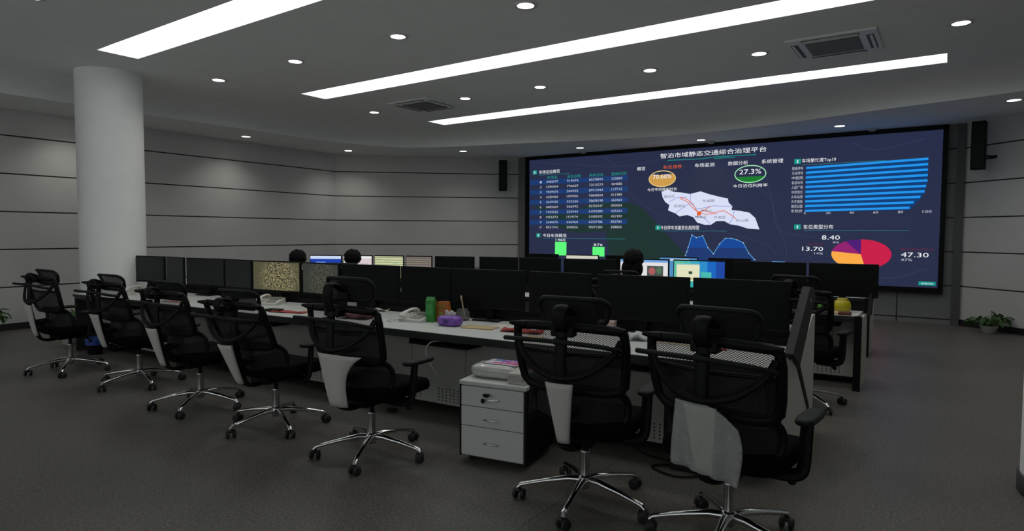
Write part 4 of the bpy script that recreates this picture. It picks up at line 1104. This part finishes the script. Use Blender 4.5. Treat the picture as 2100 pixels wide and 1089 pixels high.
# keyboards on the trays, mouse cable
def keyboard(x, lab):
    y, a = poly_at(ROW1, x)
    t = thing('keyboard', lab, 'keyboard', (x - math.sin(a) * .2, y + math.cos(a) * .2, .666), a, 'keyboards on the pull-out trays')
    MB().box((0, 0, .011), (.42, .14, .02), bev=.005).build('case', M_black2, t)
    k = MB()
    for i in range(16):
        for j in range(5): k.box((-.19 + i * .0253, -.052 + j * .026, .024), (.02, .02, .007))
    k.build('keys', mat('key_grey', (.03, .03, .03), .5), t)
keyboard(-3.5, 'black keyboard on the tray left of the drawer unit'); keyboard(-1.75, 'black keyboard on the tray behind the chair before the drawer unit')
tag(MB().tube(spline([(-3.42, 4.02, .70), (-3.52, 3.90, .69), (-3.56, 3.88, .60), (-3.50, 3.92, .45), (-3.44, 4.0, .32), (-3.45, 4.10, .2)], 6), .005, n=6).build('cable', mat('white_cable', (.6, .6, .58), .5)), 'thin white cable hanging from the keyboard tray left of the drawer unit', 'cable')
tag(MB().tube(spline([(-1.95, 4.30, .16), (-1.75, 4.16, .05), (-1.5, 4.20, .012), (-1.30, 4.08, .012), (-1.42, 3.95, .012), (-1.62, 4.03, .012), (-1.5, 4.15, .012), (-1.2, 4.22, .03), (-1.15, 4.30, .15)], 6), .007, n=6).build('cable', M_black), 'black cable looped on the floor beneath the front desk, between the two nearest chairs', 'cable')
t = thing('power_strip', 'black power strip with plugs on the floor beneath the desk between the two nearest chairs', 'power strip', (-1.38, 4.12, 0), .1)
MB().box((0, 0, .022), (.26, .06, .04), bev=.008).build('housing', M_black2, t)
for k in range(2): MB().box((-.06 + .1 * k, 0, .06), (.035, .04, .045), bev=.008).build('plug', M_black, t)
tag(MB().ball((0, 0, .018), (.055, .035, .018), nu=16, nv=8).build('mouse', M_black, loc=(-4.05, 3.97, 0), rz=.4), 'black mouse-like object lying on the floor below the desk', 'mouse')
# second desk things
def apple(x, y, r, col, nm, label, cat):
    t = thing(nm, label, cat, (x, y, ZT), 0)
    MB().lathe([(r * .7, 0), (r, r * .25), (r * 1.02, r * .9), (r * .85, r * 1.4), (r * .6, r * 1.5)], n=20).build('jar', mat('tint_%s' % nm, col, .35), t)
    MB().lathe([(r * .62, r * 1.5), (r * .62, r * 1.72), (r * .5, r * 1.75)], n=20).build('lid', mat('lid_%s' % nm, (col[0] * .8 + .1, col[1] * .8 + .05, .05), .4), t)
apple(-.92, 7.62, .085, (.50, .42, .01), 'yellow_pot', 'yellow pot at the right end of the second desk', 'pot')
apple(-1.10, 7.56, .055, (.10, .36, .02), 'green_pot', 'small bright green pot left of the yellow pot on the second desk', 'pot')
apple(-1.28, 7.52, .055, (.22, .30, .02), 'olive_pot', 'olive green pot half hidden by the chair at the second desk', 'pot')
flat('paper_stack', -1.03, 7.38, .1, .32, .14, mat('pale_orange_paper', (.52, .36, .26), .8), 'pale papers with red print before the yellow pot on the second desk', h=.02)
flat('folded_cloth', -.86, 7.34, .1, .12, .10, mat('rust_cloth', (.12, .03, .02), .8), 'dark rust coloured pouch at the corner of the second desk', 'pouch', .03)
flat('paper_stack', -1.38, 7.34, -.1, .16, .12, M_paper, 'white papers with red print left of the chair at the second desk', h=.012)

# ------------------------------------------------------------------ plants and bins
def plant(x, y, label, n, spread, h, seed, rp=.12, hp=.16, name='potted_plant'):
    rn = random.Random(seed)
    t = thing(name, label, 'plant', (x, y, 0), 0)
    MB().lathe([(rp * .72, 0), (rp * .78, .01), (rp, hp - .02), (rp * 1.05, hp), (rp * .96, hp), (rp * .93, hp - .02), (.0, hp - .025)], n=24, cap=False).build('pot', M_pot, t)
    MB().lathe([(.0, hp - .022), (rp * .92, hp - .02)], n=20, cap=False).build('soil', M_soil, t)
    st = MB(); lf = MB()
    for i in range(n):
        a = rn.uniform(0, 2 * PI); rr_ = spread * (rn.random() ** .6); hh = hp + h * rn.uniform(.25, 1) * (1 - .45 * rr_ / spread)
        p0 = Vector((rp * .4 * math.cos(a), rp * .4 * math.sin(a), hp - .02)); p2 = Vector((rr_ * math.cos(a), rr_ * math.sin(a), hh))
        p1 = (p0 + p2) / 2 + Vector((0, 0, .06))
        st.tube([p0, p1, p2], .0035, n=5)
        L_ = rn.uniform(.07, .12); W_ = L_ * .55; tilt = rn.uniform(-.2, .9); az = a + rn.uniform(-.6, .6)
        Mx = Matrix.Translation(p2) @ Matrix.Rotation(az, 4, 'Z') @ Matrix.Rotation(tilt, 4, 'Y') @ Matrix.Rotation(rn.uniform(-.5, .5), 4, 'X')
        lf.grid(lambda u, v: (u * L_, (v - .5) * W_ * (math.sin(PI * min(1, u * .92 + .06)) ** .7) * (1.15 - .4 * u), -.9 * L_ * u * u * .35 + abs(v - .5) * .03), 6, 4, M=Mx)
    st.build('stems', mat('stem_green', (.06, .10, .03), .6), t); lf.build('foliage', M_leaf, t)
plant(.60, 12.95, 'leafy green plant in a white pot on the floor by the right wall', 60, .25, .24, 1, .12, .12)
plant(-12.08, 3.32, 'green plant at the left edge of the picture by the left wall', 50, .24, .34, 2)
plant(-10.22, 3.72, 'green plant behind the leftmost chair, left of the column', 70, .17, .30, 3, .11, .24)
t = thing('waste_bin', 'dark bin with a bright blue liner, behind the second chair under the desk end', 'bin', (-9.15, 3.62, 0), 0); t.scale = (.8, .8, .9)
MB().lathe([(.10, 0), (.13, .20), (.135, .21), (.125, .21), (.095, .01), (0, .008)], n=24, cap=False).build('bucket', M_black, t)
MB().lathe([(.137, .14), (.141, .21), (.146, .235), (.132, .245), (.126, .20), (.10, .10)], n=24, cap=False).build('liner', mat('blue_liner', (.03, .07, .32), .4), t)

# ------------------------------------------------------------------ people at the second desk (all face the video wall, +y)
def skin_mesh(name, m, nodes, edges, root, parent, sub=2):
    me = bpy.data.meshes.new(name); me.from_pydata([n[:3] for n in nodes], edges, []); me.materials.append(m)
    o = bpy.data.objects.new(name, me); COL.objects.link(o); o.parent = parent
    md = o.modifiers.new('skin', 'SKIN'); md.use_smooth_shade = True
    for i, n in enumerate(nodes):
        r = n[3]; rr_ = r if isinstance(r, tuple) else (r, r)
        me.skin_vertices[0].data[i].radius = rr_; me.skin_vertices[0].data[i].use_root = (i == root)
    sb = o.modifiers.new('sub', 'SUBSURF'); sb.levels = sub; sb.render_levels = sub
    return o
def person(x, y, yaw, head_top, label, lean=0.06, long_hair=False, turn=0.0):
    t = thing('person', label, 'person', (x, y, 0), math.radians(yaw), 'people seated at the second desk')
    k = head_top - 1.34                       # sit taller or lower
    N_ = []; E_ = []
    def nd(x_, y_, z_, r): N_.append((x_, y_, z_, r)); return len(N_) - 1
    pel = nd(0, .0, .58, (.155, .12)); ab = nd(0, .0, .72 + k * .4, (.135, .11)); ch = nd(0, .02 + lean * .4, .92 + k * .8, (.15, .115)); nk0 = nd(0, .02 + lean * .6, 1.06 + k, (.075, .07)); nk = nd(0, .03 + lean, 1.12 + k, (.052, .055))
    hd0 = nd(0, .045 + lean, 1.18 + k, (.066, .078)); hd1 = nd(0, .045 + lean, 1.245 + k, (.074, .092)); hd2 = nd(0, .035 + lean, 1.295 + k, (.062, .075))
    E_ += [(pel, ab), (ab, ch), (ch, nk0), (nk0, nk), (nk, hd0), (hd0, hd1), (hd1, hd2)]
    arm = {}
    for s_ in (-1, 1):
        sh = nd(s_ * .185, .02 + lean * .5, 1.0 + k, (.058, .06)); el = nd(s_ * .25, .14 + lean * .5, .80 + k * .4, (.043, .043)); wr = nd(s_ * .17, .37, .815, (.028, .024)); pm_ = nd(s_ * .155, .43, .812, (.036, .018)); kn_ = nd(s_ * .15, .465, .812, (.036, .014))
        E_ += [(ch, sh), (sh, el), (el, wr), (wr, pm_), (pm_, kn_)]
        for f_, (dx, ln_) in enumerate(((-.030, .062), (-.010, .074), (.010, .070), (.029, .055))):
            a = nd(s_ * .15 + dx, .485, .812, .0085); b_ = nd(s_ * .15 + dx * 1.1, .485 + ln_ * .5, .816, .008); c_ = nd(s_ * .15 + dx * 1.1, .485 + ln_, .795, .007); E_ += [(kn_, a), (a, b_), (b_, c_)]
        a = nd(s_ * .15 - s_ * .045, .44, .806, .010); b_ = nd(s_ * .15 - s_ * .066, .470, .798, .009); E_ += [(pm_, a), (a, b_)]
        hp = nd(s_ * .10, .04, .545, (.088, .085)); kn = nd(s_ * .13, .42, .545, (.062, .060)); an = nd(s_ * .13, .44, .12, (.04, .042)); ft = nd(s_ * .14, .55, .05, (.042, .03))
        E_ += [(pel, hp), (hp, kn), (kn, an), (an, ft)]
    body = skin_mesh('body', M_skin, N_, E_, 0, t)
    # jacket follows torso and arms
    J = []; F = []
    def jn(x_, y_, z_, r): J.append((x_, y_, z_, r)); return len(J) - 1
    a0 = jn(0, .0, .56, (.18, .145)); a1 = jn(0, .0, .72 + k * .4, (.165, .135)); a2 = jn(0, .02 + lean * .4, .92 + k * .8, (.178, .14)); a3 = jn(0, .022 + lean * .6, 1.05 + k, (.10, .085)); a4 = jn(0, .03 + lean * .9, 1.105 + k, (.072, .070))
    F += [(a0, a1), (a1, a2), (a2, a3), (a3, a4)]
    for s_ in (-1, 1):
        sh = jn(s_ * .19, .02 + lean * .5, 1.0 + k, (.075, .078)); el = jn(s_ * .255, .14 + lean * .5, .80 + k * .4, (.058, .058)); wr = jn(s_ * .18, .345, .815, (.040, .036)); F += [(a2, sh), (sh, el), (el, wr)]
    skin_mesh('jacket', M_jacket, J, F, 0, t)
    T_ = []; F = []
    T_ += [(0, 0, .57, (.165, .13))]
    for s_ in (-1, 1):
        b0 = len(T_); T_ += [(s_ * .10, .04, .545, (.10, .095)), (s_ * .13, .42, .545, (.075, .072)), (s_ * .13, .445, .16, (.056, .056))]; F += [(0, b0), (b0, b0 + 1), (b0 + 1, b0 + 2)]
    skin_mesh('trousers', M_trouser, T_, F, 0, t)
    for s_ in (-1, 1): MB().ball((s_ * .14, .50, .045), (.048, .125, .045), nu=16, nv=8).build('shoe', M_shoe, t)
    hc = (0, .035 + lean, 1.245 + k)
    def hair(d):
        f_ = 1 + .05 * math.sin(9 * d.x + 3) * math.sin(8 * d.z + 5 * d.y) + .02 * math.sin(23 * d.x + 17 * d.y)
        if d.z < -.2: f_ *= 1 - .22 * (-d.z - .2)
        if d.y > .25 and d.z < .45: f_ *= .80
        return f_
    h = MB().ball((hc[0], hc[1] - .016, hc[2] + .008), (.118, .128, .120), nu=28, nv=18, fn=hair)
    if long_hair: h.ball((hc[0], hc[1] - .055, hc[2] - .10), (.128, .075, .13), nu=20, nv=12)
    h.build('hair', M_hair, t)
    fc = MB()   # face on the far side: nose, ears, eyes, mouth
    fc.ball((0, hc[1] + .100, hc[2] - .035), (.013, .020, .022), nu=10, nv=8)
    for s_ in (-1, 1): fc.ball((s_ * .086, hc[1] + .0, hc[2] - .035), (.012, .018, .030), nu=10, nv=8)
    fc.build('nose_and_ears', M_skin, t)
    ey = MB(); [ey.ball((s_ * .031, hc[1] + .086, hc[2] - .012), (.014, .008, .008), nu=10, nv=6) for s_ in (-1, 1)]; ey.build('eyes', M_black, t)
    MB().ball((0, hc[1] + .088, hc[2] - .072), (.024, .008, .007), nu=10, nv=6).build('mouth', mat('lips', (.28, .10, .08), .6), t)
    return t
person(-2.96, 6.68, 4, 1.40, 'dark-haired person in dark jacket, seated before the white page screen, seen from behind', lean=.03, long_hair=True)
person(-6.74, 5.84, 30, 1.345, 'person whose black hair rises between the blue and the pink screens')
person(-7.38, 5.42, 32, 1.335, 'leftmost person, only black hair showing above the swirling picture monitor')
